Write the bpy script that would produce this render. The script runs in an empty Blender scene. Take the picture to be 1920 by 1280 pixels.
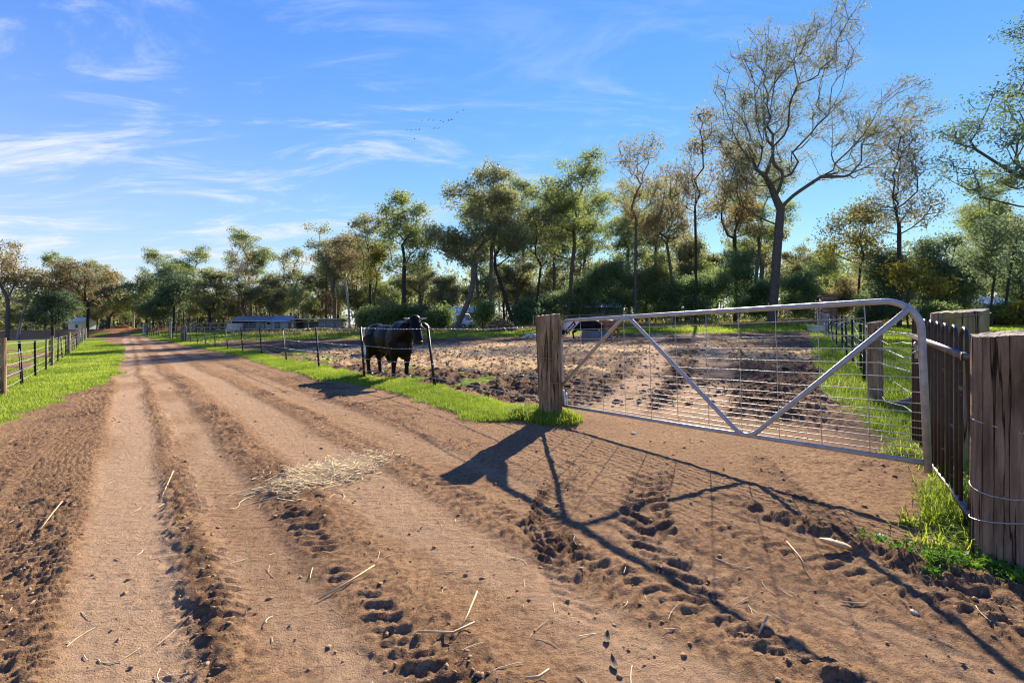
import bpy, math, random
import numpy as np
from mathutils import Vector, Matrix, Quaternion

# ------------------------------------------------------------------ camera, sky, sun, exposure
SC = bpy.context.scene
COL = SC.collection
EYE, FPX, HOR = 1.33, 880.0, 606.0            # eye height, focal length and horizon row in a 1920x1280 picture
SUN_EL, SUN_AZ = 28.5, 21.5                    # degrees above horizon, degrees right of straight ahead
SUN_STRENGTH, SKY_STRENGTH, EXPOSURE = 4.9, 0.096, 1.55

cam = bpy.data.cameras.new('camera'); camo = bpy.data.objects.new('camera', cam); COL.objects.link(camo)
cam.sensor_width = 36.0; cam.lens = FPX / 1920 * 36.0
cam.shift_y = -(640 - HOR) / 1920
cam.clip_start = 0.05; cam.clip_end = 3000
camo.location = (0, 0, EYE); camo.rotation_euler = (math.radians(90), 0, 0)
SC.camera = camo

SC.view_settings.view_transform = 'Standard'; SC.view_settings.look = 'None'
SC.view_settings.exposure = EXPOSURE; SC.view_settings.gamma = 1.0
SC.view_settings.use_curve_mapping = False
SC.render.engine = 'CYCLES'
SC.cycles.max_bounces = 6; SC.cycles.transparent_max_bounces = 6
SC.cycles.use_denoising = True; SC.cycles.filter_width = 1.1

el, az = math.radians(SUN_EL), math.radians(SUN_AZ)
SUNV = Vector((math.sin(az) * math.cos(el), math.cos(az) * math.cos(el), math.sin(el)))
sl = bpy.data.lights.new('sun', 'SUN'); sl.energy = SUN_STRENGTH; sl.angle = math.radians(0.55); sl.color = (1.0, 0.90, 0.73)
so = bpy.data.objects.new('sun', sl); COL.objects.link(so); so.rotation_mode = 'QUATERNION'
so.rotation_quaternion = SUNV.to_track_quat('Z', 'Y'); so.location = (20, 40, 40)

def build_world():
    w = bpy.data.worlds.new('World'); SC.world = w; w.use_nodes = True
    nt = w.node_tree; N = nt.nodes; L = nt.links; N.clear()
    out = N.new('ShaderNodeOutputWorld'); bg = N.new('ShaderNodeBackground'); bg.inputs[1].default_value = SKY_STRENGTH
    L.new(bg.outputs[0], out.inputs[0])
    sky = N.new('ShaderNodeTexSky'); sky.sky_type = 'NISHITA'; sky.sun_disc = False
    sky.sun_elevation = el; sky.sun_rotation = az
    sky.air_density = 1.0; sky.dust_density = 0.0; sky.ozone_density = 3.0; sky.altitude = 50
    def math_(op, a, b=None, c=None):
        m = N.new('ShaderNodeMath'); m.operation = op
        for i, v in enumerate((a, b, c)):
            if v is None: continue
            if isinstance(v, (int, float)): m.inputs[i].default_value = v
            else: L.new(v, m.inputs[i])
        return m.outputs[0]
    # one even colour grade over the whole sky: deeper blue overhead, less yellow at the rim
    sp = N.new('ShaderNodeSeparateColor'); L.new(sky.outputs[0], sp.inputs[0]); cc = N.new('ShaderNodeCombineColor')
    for i, (gain, pw) in enumerate(((0.29, 1.18), (0.60, 0.86), (2.65, 0.20))):
        L.new(math_('MULTIPLY', math_('POWER', sp.outputs[i], pw), gain), cc.inputs[i])
    tc = N.new('ShaderNodeTexCoord'); sep = N.new('ShaderNodeSeparateXYZ'); L.new(tc.outputs['Generated'], sep.inputs[0])
    X, Y, Z = sep.outputs
    zc = math_('ADD', math_('MAXIMUM', Z, 0.0), 0.16)
    u = math_('DIVIDE', X, zc); v = math_('DIVIDE', Y, zc)
    comb = N.new('ShaderNodeCombineXYZ'); L.new(u, comb.inputs[0]); L.new(v, comb.inputs[1])
    mp = N.new('ShaderNodeMapping'); L.new(comb.outputs[0], mp.inputs[0])
    mp.inputs['Rotation'].default_value = (0, 0, math.radians(28)); mp.inputs['Scale'].default_value = (0.75, 1.8, 1)
    def noise(scale, det, rough, dist, vec):
        n = N.new('ShaderNodeTexNoise'); n.inputs['Scale'].default_value = scale; n.inputs['Detail'].default_value = det
        n.inputs['Roughness'].default_value = rough; n.inputs['Distortion'].default_value = dist; L.new(vec, n.inputs['Vector']); return n.outputs[0]
    n1 = noise(1.7, 9, 0.66, 0.7, mp.outputs[0])
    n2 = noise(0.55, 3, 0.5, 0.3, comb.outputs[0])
    def ramp(x, a, b):
        m = N.new('ShaderNodeMapRange'); m.interpolation_type = 'SMOOTHSTEP'; m.inputs[1].default_value = a; m.inputs[2].default_value = b
        L.new(x, m.inputs[0]); return m.outputs[0]
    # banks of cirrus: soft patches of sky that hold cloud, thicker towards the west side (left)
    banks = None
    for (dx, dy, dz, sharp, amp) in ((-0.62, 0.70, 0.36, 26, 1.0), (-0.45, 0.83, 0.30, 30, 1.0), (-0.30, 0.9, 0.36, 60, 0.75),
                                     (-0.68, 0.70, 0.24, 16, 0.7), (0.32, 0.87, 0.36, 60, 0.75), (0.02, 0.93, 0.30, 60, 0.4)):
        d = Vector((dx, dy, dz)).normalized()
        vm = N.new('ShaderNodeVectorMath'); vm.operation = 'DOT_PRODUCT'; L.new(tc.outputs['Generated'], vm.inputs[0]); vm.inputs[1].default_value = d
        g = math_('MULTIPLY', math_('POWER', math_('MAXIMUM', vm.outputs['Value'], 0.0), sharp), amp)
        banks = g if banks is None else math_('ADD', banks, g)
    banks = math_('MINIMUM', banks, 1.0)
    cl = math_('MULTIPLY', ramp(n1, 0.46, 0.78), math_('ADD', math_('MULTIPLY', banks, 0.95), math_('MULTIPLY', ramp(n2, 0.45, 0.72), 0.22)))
    west = math_('ADD', math_('MULTIPLY', ramp(math_('ADD', math_('MULTIPLY', X, -0.8), math_('MULTIPLY', Y, -0.6)), -0.85, 0.25), 0.8), 0.2)  # haze and thin cirrus extended unseen behind the camera to whiten the fill light
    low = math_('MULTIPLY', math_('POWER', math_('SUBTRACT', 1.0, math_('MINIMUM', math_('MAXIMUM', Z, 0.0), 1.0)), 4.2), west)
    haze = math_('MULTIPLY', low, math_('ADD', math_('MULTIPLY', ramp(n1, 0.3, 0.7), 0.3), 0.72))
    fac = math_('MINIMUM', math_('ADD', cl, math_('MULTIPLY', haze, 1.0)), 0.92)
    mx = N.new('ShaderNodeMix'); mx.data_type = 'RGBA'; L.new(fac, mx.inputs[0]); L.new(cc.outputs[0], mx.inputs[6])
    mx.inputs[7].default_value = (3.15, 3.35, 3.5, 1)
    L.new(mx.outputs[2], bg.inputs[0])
build_world()

# ------------------------------------------------------------------ helpers
RNG = np.random.default_rng(7)
def sstep(a, b, x):
    t = np.clip((x - a) / (b - a), 0, 1); return t * t * (3 - 2 * t)

def _hash(ix, iy, seed):
    h = (ix * 374761393 + iy * 668265263 + seed * 974634541) & 0xFFFFFFFF
    h = ((h ^ (h >> 13)) * 1274126177) & 0xFFFFFFFF
    h = (h ^ (h >> 16)) & 0xFFFFFFFF
    return h.astype(np.float64) / 4294967295.0
def vnoise(x, y, f=1.0, seed=0):
    x = np.asarray(x, float) * f; y = np.asarray(y, float) * f
    x0 = np.floor(x); y0 = np.floor(y); fx = x - x0; fy = y - y0
    ix = x0.astype(np.int64); iy = y0.astype(np.int64)
    fx = fx * fx * (3 - 2 * fx); fy = fy * fy * (3 - 2 * fy)
    a = _hash(ix, iy, seed); b = _hash(ix + 1, iy, seed); c = _hash(ix, iy + 1, seed); d = _hash(ix + 1, iy + 1, seed)
    return (a + (b - a) * fx) + ((c + (d - c) * fx) - (a + (b - a) * fx)) * fy
def fbm(x, y, f=1.0, o=4, seed=0, gain=0.5):
    s = 0; a = 1; t = 0
    for i in range(o):
        ca, sa = math.cos(0.6 * i + 0.3), math.sin(0.6 * i + 0.3)
        s = s + a * vnoise(x * ca - y * sa, x * sa + y * ca, f, seed + 17 * i); t += a; a *= gain; f *= 2.03
    return s / t

def mesh_from(name, V, F, mat=None, smooth=False, attrs=None):
    """V (n,3); F a (m,k) array or a list of such arrays / lists of tuples"""
    me = bpy.data.meshes.new(name)
    V = np.asarray(V, np.float32)
    arrs = F if isinstance(F, list) and len(F) and isinstance(F[0], np.ndarray) else None
    if arrs is None:
        if isinstance(F, np.ndarray): arrs = [F]
        else:
            by = {}
            for f in F: by.setdefault(len(f), []).append(f)
            arrs = [np.array(v, np.int32) for v in by.values()]
    me.vertices.add(len(V)); me.vertices.foreach_set('co', V.ravel())
    tot = sum(a.size for a in arrs); np_ = sum(len(a) for a in arrs)
    me.loops.add(tot); me.polygons.add(np_)
    me.loops.foreach_set('vertex_index', np.concatenate([a.ravel() for a in arrs]).astype(np.int32))
    st = []; k = 0
    for a in arrs:
        st.append(k + np.arange(len(a)) * a.shape[1]); k += a.size
    me.polygons.foreach_set('loop_start', np.concatenate(st).astype(np.int32))
    if smooth: me.polygons.foreach_set('use_smooth', np.ones(np_, bool))
    if attrs:
        for an, av in attrs.items():
            at = me.attributes.new(an, 'FLOAT', 'POINT'); at.data.foreach_set('value', np.asarray(av, np.float32))
    me.update(calc_edges=True)
    if mat: me.materials.append(mat)
    return me
def link(name, me, parent=None, loc=None, rot=None):
    o = bpy.data.objects.new(name, me); COL.objects.link(o)
    if parent is not None: o.parent = parent
    if loc is not None: o.location = loc
    if rot is not None: o.rotation_euler = rot
    return o
def tag(o, label=None, cat=None, group=None, kind=None):
    if label: o['label'] = label
    if cat: o['category'] = cat
    if group: o['group'] = group
    if kind: o['kind'] = kind
    return o
def thing(name, label, cat, loc=(0, 0, 0), rz=0.0, group=None):
    o = link(name, None, None, loc, (0, 0, rz)); o.empty_display_size = 0.2
    return tag(o, label, cat, group)

class MB:
    """collects shapes into one mesh"""
    def __init__(s): s.V = []; s.F = []; s.n = 0
    def add(s, V, F):
        V = np.asarray(V, float)
        s.F += [tuple(int(i) + s.n for i in f) for f in F]; s.V.append(V); s.n += len(V); return s
    def box(s, c, size, R=None, taper=1.0):
        x, y, z = [d / 2 for d in size]
        P = np.array([[-x, -y, -z], [x, -y, -z], [x, y, -z], [-x, y, -z], [-x * taper, -y * taper, z], [x * taper, -y * taper, z], [x * taper, y * taper, z], [-x * taper, y * taper, z]])
        if R is not None: P = P @ np.array(R).T
        return s.add(P + np.array(c), [(0, 3, 2, 1), (4, 5, 6, 7), (0, 1, 5, 4), (1, 2, 6, 5), (2, 3, 7, 6), (3, 0, 4, 7)])
    def tube(s, pts, r, n=8, cap=True):
        V, F = tube(pts, r, n, cap); return s.add(V, F)
    def ell(s, c, rad, n=12, m=8, R=None):
        P = []; F = []
        for j in range(m + 1):
            t = math.pi * j / m
            for i in range(n):
                p = 2 * math.pi * i / n
                P.append((rad[0] * math.sin(t) * math.cos(p), rad[1] * math.sin(t) * math.sin(p), rad[2] * math.cos(t)))
        for j in range(m):
            for i in range(n): F.append((j * n + i, (j + 1) * n + i, (j + 1) * n + (i + 1) % n, j * n + (i + 1) % n))
        P = np.array(P)
        if R is not None: P = P @ np.array(R).T
        return s.add(P + np.array(c), F)
    def prism(s, poly, y0, y1):
        """poly in xz, extruded along y"""
        k = len(poly); P = [(p[0], y0, p[1]) for p in poly] + [(p[0], y1, p[1]) for p in poly]
        F = [tuple(range(k)), tuple(range(2 * k - 1, k - 1, -1))] + [(i, i + k, (i + 1) % k + k, (i + 1) % k) for i in range(k)]
        return s.add(P, F)
    def mesh(s, name, mat, smooth=False): return mesh_from(name, np.concatenate(s.V), s.F, mat, smooth)
    def build(s, name, mat, parent=None, smooth=False, loc=None, rot=None): return link(name, s.mesh(name, mat, smooth), parent, loc, rot)

def tube(pts, r, n=8, cap=True):
    P = np.asarray(pts, float); k = len(P)
    r = np.full(k, r, float) if np.isscalar(r) else np.asarray(r, float)
    T = np.gradient(P, axis=0) if k > 2 else np.repeat((P[1:] - P[:1]), 2, 0)
    T /= np.linalg.norm(T, axis=1)[:, None] + 1e-12
    ref = np.array([0, 0, 1.0]) if abs(T[0][2]) < 0.9 else np.array([1.0, 0, 0])
    a = np.cross(T[0], ref); a /= np.linalg.norm(a)
    V = []
    ang = np.arange(n) * 2 * math.pi / n
    for i in range(k):
        a = a - T[i] * np.dot(a, T[i]); a /= np.linalg.norm(a) + 1e-12
        b = np.cross(T[i], a)
        V.append(P[i] + r[i] * (np.cos(ang)[:, None] * a + np.sin(ang)[:, None] * b))
    V = np.concatenate(V)
    F = []
    for i in range(k - 1):
        for j in range(n):
            F.append((i * n + j, i * n + (j + 1) % n, (i + 1) * n + (j + 1) % n, (i + 1) * n + j))
    if cap:
        F.append(tuple(range(n - 1, -1, -1))); F.append(tuple((k - 1) * n + j for j in range(n)))
    return V, F

def rail(a, b, k=6, wob=0.0, sag=0.0, seed=0):
    a = np.array(a, float); b = np.array(b, float); t = np.linspace(0, 1, k)[:, None]
    P = a + (b - a) * t; P[:, 2] -= sag * 4 * (t * (1 - t))[:, 0]
    if wob: P[1:-1] += np.random.default_rng(seed).normal(0, wob, (k - 2, 3))
    return P

# ---- materials
def nodes_of(name):
    m = bpy.data.materials.new(name); m.use_nodes = True; nt = m.node_tree
    return m, nt, nt.nodes, nt.links, nt.nodes['Principled BSDF']
def _noise(N, L, vec, scale, det=4, rough=0.55):
    n = N.new('ShaderNodeTexNoise'); n.inputs['Scale'].default_value = scale; n.inputs['Detail'].default_value = det; n.inputs['Roughness'].default_value = rough
    L.new(vec, n.inputs['Vector']); return n.outputs[0]
def _ramp(N, L, x, a, b):
    m = N.new('ShaderNodeMapRange'); m.inputs[1].default_value = a; m.inputs[2].default_value = b; L.new(x, m.inputs[0]); return m.outputs[0]
def _mix(N, L, f, a, b):
    m = N.new('ShaderNodeMix'); m.data_type = 'RGBA'
    if isinstance(f, (int, float)): m.inputs[0].default_value = f
    else: L.new(f, m.inputs[0])
    for i, v in ((6, a), (7, b)):
        if isinstance(v, tuple): m.inputs[i].default_value = (*v, 1)
        else: L.new(v, m.inputs[i])
    return m.outputs[2]
def mk(name, c1, c2=None, scale=6.0, rough=0.7, metal=0.0, bump=0.0, bscale=30.0, stretch=(1, 1, 1), spec=0.3, c3=None, s3=2.0, t3=(0.55, 0.75)):
    m, nt, N, L, P = nodes_of(name)
    tc = N.new('ShaderNodeTexCoord'); mp = N.new('ShaderNodeMapping'); L.new(tc.outputs['Object'], mp.inputs[0]); mp.inputs['Scale'].default_value = stretch
    v = mp.outputs[0]
    if c2 is None: c2 = tuple(c * 0.75 for c in c1)
    col = _mix(N, L, _ramp(N, L, _noise(N, L, v, scale, 6, 0.65), 0.32, 0.68), c1, c2)
    if c3: col = _mix(N, L, _ramp(N, L, _noise(N, L, tc.outputs['Object'], s3, 5, 0.6), *t3), col, c3)
    L.new(col, P.inputs['Base Color'])
    P.inputs['Roughness'].default_value = rough; P.inputs['Metallic'].default_value = metal; P.inputs['Specular IOR Level'].default_value = spec
    if bump:
        b = N.new('ShaderNodeBump'); b.inputs['Strength'].default_value = min(1, bump); b.inputs['Distance'].default_value = 0.01 * max(1, bump)
        L.new(_noise(N, L, v, bscale, 6, 0.7), b.inputs['Height']); L.new(b.outputs[0], P.inputs['Normal'])
    return m
def mk_leaf(name, dark, light, third=None, trans=0.35):
    m, nt, N, L, P = nodes_of(name); N.remove(P)
    out = [n for n in N if n.type == 'OUTPUT_MATERIAL'][0]
    at = N.new('ShaderNodeAttribute'); at.attribute_name = 'rnd'
    r = N.new('ShaderNodeValToRGB'); L.new(at.outputs['Fac'], r.inputs[0])
    r.color_ramp.elements[0].color = (*dark, 1); r.color_ramp.elements[1].color = (*light, 1)
    if third: e = r.color_ramp.elements.new(0.9); e.color = (*light, 1); r.color_ramp.elements[-1].color = (*third, 1)
    d = N.new('ShaderNodeBsdfPrincipled'); L.new(r.outputs[0], d.inputs['Base Color']); d.inputs['Roughness'].default_value = 0.6; d.inputs['Specular IOR Level'].default_value = 0.15
    t = N.new('ShaderNodeBsdfTranslucent')
    hs = N.new('ShaderNodeHueSaturation'); hs.inputs['Saturation'].default_value = 1.1; hs.inputs['Value'].default_value = 1.5; L.new(r.outputs[0], hs.inputs['Color']); L.new(hs.outputs[0], t.inputs[0])
    mx = N.new('ShaderNodeMixShader'); mx.inputs[0].default_value = trans; L.new(d.outputs[0], mx.inputs[1]); L.new(t.outputs[0], mx.inputs[2]); L.new(mx.outputs[0], out.inputs[0])
    return m

# ------------------------------------------------------------------ the lie of the land
UX, UY = -0.635, 0.772                          # direction the farm track runs in
RF = np.array([(0.55, 6.46), (-1.62, 9.75), (-3.58, 11.4), (-6.2, 14.7), (-11.75, 22.0), (-20.6, 32.0), (-47.8, 61.0)])      # right fence line
GF = np.array([(2.55, 2.55), (3.95, 4.1), (5.96, 7.7), (7.5, 10.0), (9.8, 13.5), (12.6, 17.9), (15.6, 22.8), (19.2, 28.6), (23.4, 35.4)])   # fence right of the gate
def poly_sd(line, x, y):
    """signed distance to a polyline, positive to its right; also the arc length"""
    best = np.full(np.shape(x), 1e9); sg = np.zeros(np.shape(x)); arc = np.zeros(np.shape(x)); s0 = 0
    for k in range(len(line) - 1):
        a = line[k]; d = line[k + 1] - a; ln = math.hypot(*d); d = d / ln
        rx = x - a[0]; ry = y - a[1]
        t = rx * d[0] + ry * d[1]
        tc = np.clip(t, -1e9 if k == 0 else 0, 1e9 if k == len(line) - 2 else ln)
        ds = np.hypot(rx - tc * d[0], ry - tc * d[1]); m = ds < best
        best = np.where(m, ds, best); sg = np.where(m, np.sign(rx * d[1] - ry * d[0]), sg); arc = np.where(m, s0 + tc, arc); s0 += ln
    return best * sg, arc
def POND(x, y): return ((x + 77) / 25) ** 2 + ((y - 57.5) / 10.5) ** 2
def zg(x, y):
    x = np.asarray(x, float); y = np.asarray(y, float)
    r = np.hypot(x, y)
    xc = np.clip(x, -75, 60); yc = np.clip(y, 0, 78)
    z = 0.02 * xc * sstep(6, 22, r) + 0.008 * np.maximum(0, yc - 10) + 0.0125 * np.maximum(0, yc - 30)
    z = z + 0.10 * np.exp(-(((x - 3.5) / 0.75) ** 2 + ((y - 3.9) / 1.0) ** 2))
    z = z + 0.06 * np.exp(-(((x - 0.5) / 0.6) ** 2 + ((y - 6.7) / 0.5) ** 2))
    p = POND(x, y)
    z = np.where(p < 1.5, z + (-1.0 - z) * sstep(1.5, 0.95, p), z)
    z = z + 0.75 * np.exp(-((y - 71 - 0.04 * (x + 70)) / 1.7) ** 2) * sstep(-44, -52, x)
    return z
Z0 = lambda x, y: float(zg(x, y))
def W(px, py, Y): return np.array([(px - 960) / FPX * Y, Y, EYE - (py - HOR) / FPX * Y])
def GX(px, Y): return (px - 960) / FPX * Y

GATE_A = np.array([0.70, 6.47]); GATE_B = np.array([2.95, 3.33])
TR1 = np.array([(3.3, 9.5), (2.35, 6.4), (1.55, 4.75), (1.02, 3.7), (0.88, 3.0), (1.05, 2.2), (1.4, 1.3)])
TR2 = np.array([(2.2, 9.8), (1.35, 6.6), (0.75, 4.9), (0.38, 3.9), (0.22, 3.1), (0.40, 2.1), (0.75, 1.2)])
TR3 = np.array([(2.9, 6.0), (2.3, 4.3), (2.1, 3.0), (2.4, 1.6), (2.9, 0.6)])

def ground(x, y):
    """height and cover of the ground at x, y"""
    x = np.asarray(x, float); y = np.asarray(y, float)
    v = x * UY - y * UX; s = x * UX + y * UY
    df, arc = poly_sd(RF, x, y)
    dg, garc = poly_sd(GF, x, y)
    w1 = fbm(x, y, 0.9, 4, 3); w2 = fbm(x, y, 3.0, 4, 5); w3 = fbm(x, y, 0.25, 3, 9)
    far = y > 1e9
    # --- grass cover 0..1
    edge = (w1 - 0.5) * 0.9 + (w2 - 0.5) * 0.45
    gr = sstep(-0.06, 0.10, edge * 0.55 + np.minimum(df + 0.92, 0.22 - df)) * (y > 6.3)
    gr = np.maximum(gr, sstep(0.5, 0.34, np.hypot((x - 0.55) / 0.9, (y - 6.30) / 0.62) + edge * 0.3))
    vedge = -1.15 + 1.1 * sstep(8, 19, s) - 1.6 * sstep(40, 60, s)
    lf = -1.0 - 0.085 * np.maximum(0, s - 11)
    gl = sstep(-0.08, 0.25, vedge - v + edge * 0.9)
    wn_ = fbm(x, y, 0.7, 3, 41)
    gl = gl * np.where(v < -2.25 - 0.045 * np.maximum(0, s - 15), sstep(0.40, 0.62, wn_ + 0.35 * sstep(30, 45, y)), 1.0)
    gr = np.maximum(gr, gl * (v < 1.0))
    inpad = (df > 0.0) & (dg < 0.3) & (y > 6.0)
    farg = sstep(-1.0, 1.5, y - (36.5 - 0.10 * x + (w3 - 0.5) * 9) + (w1 - 0.5) * 5)
    gr = np.maximum(gr, farg * (df > 0) * sstep(95, 66, y - (w3 - 0.5) * 30))
    wid = 0.42 + 0.5 * sstep(3, 12, garc)
    gg = sstep(-0.12, 0.22, dg + wid + edge * 0.8) * sstep(0.15, 0.55, garc + (w2 - 0.5))
    patch = 0.25 + 0.75 * sstep(0.3, 0.5, fbm(x, y, 0.35, 3, 77) + 0.25 * sstep(8, 3, dg))
    gr = np.maximum(gr, gg * np.where(dg > 1.5, patch, 1.0))
    gr = np.maximum(gr, 0.85 * sstep(0.58, 0.66, fbm(x, y, 1.3, 3, 51)) * inpad * (df < 2.2) * (df > 0.2) * (arc > 3.5))
    gr = np.maximum(gr, sstep(0.45, 0.6, w1) * (y > 62) * (x < -25) * 0.8)
    # --- churned soil 0..1
    churn = 0.28 + 0.7 * sstep(0.46, 0.66, np.where(df < 0, fbm(s * 0.4, v * 1.3, 0.9, 4, 21), fbm(x, y, 0.8, 4, 21)))
    band = np.zeros_like(x)
    wob = (fbm(s, v * 0 + 3, 0.25, 2, 31) - 0.5) * 0.25
    for c, wd, wt in ((0.05, 0.20, 1), (0.62, 0.17, 0.9), (1.55, 0.26, 0.75), (2.45, 0.22, 0.55)):
        band = np.maximum(band, wt * sstep(wd + 0.12, wd - 0.06, np.abs(v + wob - c)))
    track = (df < -0.2) & (v > -2.5)
    churn = np.where(track, churn * (1 - 0.88 * band), churn)
    ridge = np.zeros_like(x)
    for c, wd in ((0.34, 0.10), (1.02, 0.14), (2.05, 0.12), (2.9, 0.15), (-0.55, 0.3)):
        ridge = np.maximum(ridge, sstep(wd + 0.12, wd - 0.05, np.abs(v + wob - c)))
    ridge = ridge * track * (0.30 + 0.70 * sstep(0.36, 0.58, 0.6 * fbm(s * 0.35, v * 1.4, 0.9, 3, 61) + 0.4 * w2))
    churn = np.clip(np.maximum(churn, ridge * 0.95), 0, 1.2)
    gateway = np.exp(-(((x - 1.9) / 1.5) ** 2 + ((y - 5.2) / 2.0) ** 2))
    churn = churn * (1 - 0.6 * gateway)
    pad = sstep(-0.1, 0.7, df) * sstep(0.0, 1.2, -dg) * sstep(6.9, 8.3, y + 0.55 * (x - 1.0))
    t1 = sstep(0.55, 0.25, np.abs(poly_sd(np.array([(2.4, 6.4), (5.2, 12.0), (8.5, 20.0), (13.0, 33.0)]), x, y)[0]) - 0.05)
    t2 = sstep(0.50, 0.22, np.abs(poly_sd(np.array([(1.4, 6.6), (3.6, 12.2), (6.2, 20.0), (10.2, 33.0)]), x, y)[0]) - 0.05)
    padc = pad * (1 - 0.85 * np.maximum(t1, t2))
    churn = np.clip(np.maximum(churn, padc * (0.55 + 0.6 * w2)), 0, 1.25)
    # --- straw litter in the paddock
    sx = fbm(x, y, 0.22, 4, 13)
    st = sstep(0.40, 0.55, sx + 0.20 * np.exp(-(((x + 2.5) / 6.5) ** 2 + ((y - 20) / 6.5) ** 2)) - 0.10 * sstep(2.0, 6.0, x) - 0.03) * sstep(10.5, 14.5, y + 0.4 * x) * sstep(31, 25, y + (w3 - 0.5) * 6) * (df > 0.8) * (dg < -1)
    st = st * (0.45 + 0.55 * sstep(0.35, 0.6, fbm(x, y, 1.6, 3, 19)))
    st = np.clip(st, 0, 1)
    # --- relief
    z = zg(x, y)
    near = sstep(40, 6, np.hypot(x, y))
    amp = 0.3 + 0.7 * near
    c1 = fbm(x, y, 4.5, 3, 101); c2 = fbm(x, y, 14.0, 3, 103); c3 = fbm(x, y, 27.0, 2, 105)
    clod = np.abs(c2 - 0.5) * 2
    c4 = np.abs(fbm(x, y, 16.0, 3, 107) - 0.5) * 2
    pl1 = sstep(0.47, 0.54, c1) * 0.010 + sstep(0.50, 0.58, c2) * 0.010
    h = (w1 - 0.5) * 0.02 + (c1 - 0.5) * 0.008 * churn + (pl1 - 0.008) * churn + (c3 - 0.5) * (0.007 + 0.016 * churn) - c4 * (0.004 + 0.010 * churn)
    h = h - 0.022 * band * track + 0.012 * ridge
    h = h + padc * ((fbm(x, y, 1.7, 3, 111) - 0.5) * 0.22 + sstep(0.45, 0.60, c1) * 0.045 + (sstep(0.46, 0.60, c2) * 0.04) + (fbm(x, y, 5.5, 2, 113) - 0.5) * 0.10)
    # tyre lug prints across the track: bars with short chevrons
    def lugs(vv, ss, c, wd, per, ang, depth, cut):
        q = np.abs(vv - c); ph = (ss + np.abs(vv - c) * ang) / per
        saw = np.abs((ph - np.floor(ph)) - 0.5) * 2
        keep = sstep(cut, cut + 0.12, fbm(vv, ss, 1.4, 3, int(abs(c) * 100) + 7))
        return (sstep(0.45, 0.75, saw) - 0.4) * depth * sstep(wd, wd * 0.75, q) * keep
    jit = (vnoise(x, y, 4, 71) - 0.5) * 0.05
    for c, wd, per, ang, dep, cut in ((0.36, 0.15, 0.085, 0.5, 0.016, 0.28), (1.02, 0.17, 0.10, -0.6, 0.018, 0.30), (-0.42, 0.26, 0.075, 0.0, 0.015, 0.24),
                                      (2.02, 0.16, 0.11, 0.5, 0.016, 0.34), (2.95, 0.18, 0.10, 0.4, 0.015, 0.34), (-0.85, 0.16, 0.095, 0.3, 0.015, 0.28)):
        h = h + lugs(v + wob, s + jit, c, wd, per, ang, dep, cut) * track * (1 - gr)
    moist = np.zeros_like(x)
    for TR, dep, wd, keepseed in ((TR1, 0.034, 0.20, 5), (TR2, 0.024, 0.17, 6), (TR3, 0.006, 0.16, 8)):
        d, a = poly_sd(TR, x, y); sd = d + jit
        ph = (a + np.abs(sd) * 0.9 + jit) / (0.15 if dep > 0.03 else 0.085); saw = np.abs(ph - np.floor(ph) - 0.5) * 2
        win = sstep(4.9, 4.2, y + (w1 - 0.5) * 1.2) * sstep(1.7, 2.7, y + (w1 - 0.5) * 1.0)
        k = sstep(wd, wd * 0.8, np.abs(d) + (c1 - 0.5) * 0.06) * np.maximum(win * (0.35 + 0.65 * sstep(0.35, 0.5, w2)), 0.35 * sstep(0.52, 0.64, fbm(x, y, 0.95, 2, keepseed)))
        k = k * sstep(0.6, 1.2, y) * sstep(5.0, 4.1, y + (w1 - 0.5) * 1.5) * (0.5 + 0.5 * sstep(0.35, 0.55, c1))
        h = h + k * ((sstep(0.42, 0.60, saw) - 0.55) * dep - 0.004 + (c3 - 0.5) * 0.016)
        h = h + 0.006 * sstep(0.10, 0.0, np.abs(np.abs(d) - wd - 0.05)) * win * (0.3 + 1.2 * np.maximum(0, c2 - 0.4) * 2)
        moist = np.maximum(moist, k * 0.5)
    # broken clods beside the grass bank on the right
    bank = np.exp(-(poly_sd(np.array([(1.75, 3.35), (2.15, 2.62), (2.55, 2.1), (3.1, 1.5)]), x, y)[0] / 0.14) ** 2) * sstep(3.8, 3.3, y) * sstep(0.5, 1.3, y)
    h = h + bank * (np.maximum(0, c1 - 0.38) * 0.16 + sstep(0.48, 0.56, c2) * 0.025)
    churn = np.maximum(churn, bank)
    z = z + h * amp * (1 - 0.6 * gr) + gr * ((w2 - 0.5) * 0.05 + 0.02) * sstep(60, 10, y)
    moist = np.clip(np.maximum(moist, 0.62 * sstep(0.50, 1.15, churn * (0.55 + 0.75 * c1)) + 0.25 * padc), 0, 1)
    moist = np.where(track, moist * 0.9, moist)
    bankc = sstep(0.25, 0.6, np.exp(-((y - 71 - 0.04 * (x + 70)) / 2.2) ** 2)) * (x < -46)
    bankc = np.maximum(bankc, sstep(1.5, 1.25, POND(x, y)) * 0.8)
    gr = gr * (1 - bankc)
    pack = np.maximum(band * track, 0.75 * np.maximum(t1, t2) * (pad > 0.3)) * (0.45 + 0.55 * sstep(0.30, 0.55, fbm(s * 0.5, v * 2.0, 1.2, 3, 401)))
    return dict(z=z, gr=gr, moist=moist, straw=st * 0.8, clay=bankc, pack=pack, track=track & (gr < 0.5), pad=inpad & (gr < 0.5), df=df, dg=dg, v=v, s=s)
def zd(x, y): return float(ground(np.array([x]), np.array([y]))['z'][0])

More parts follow.
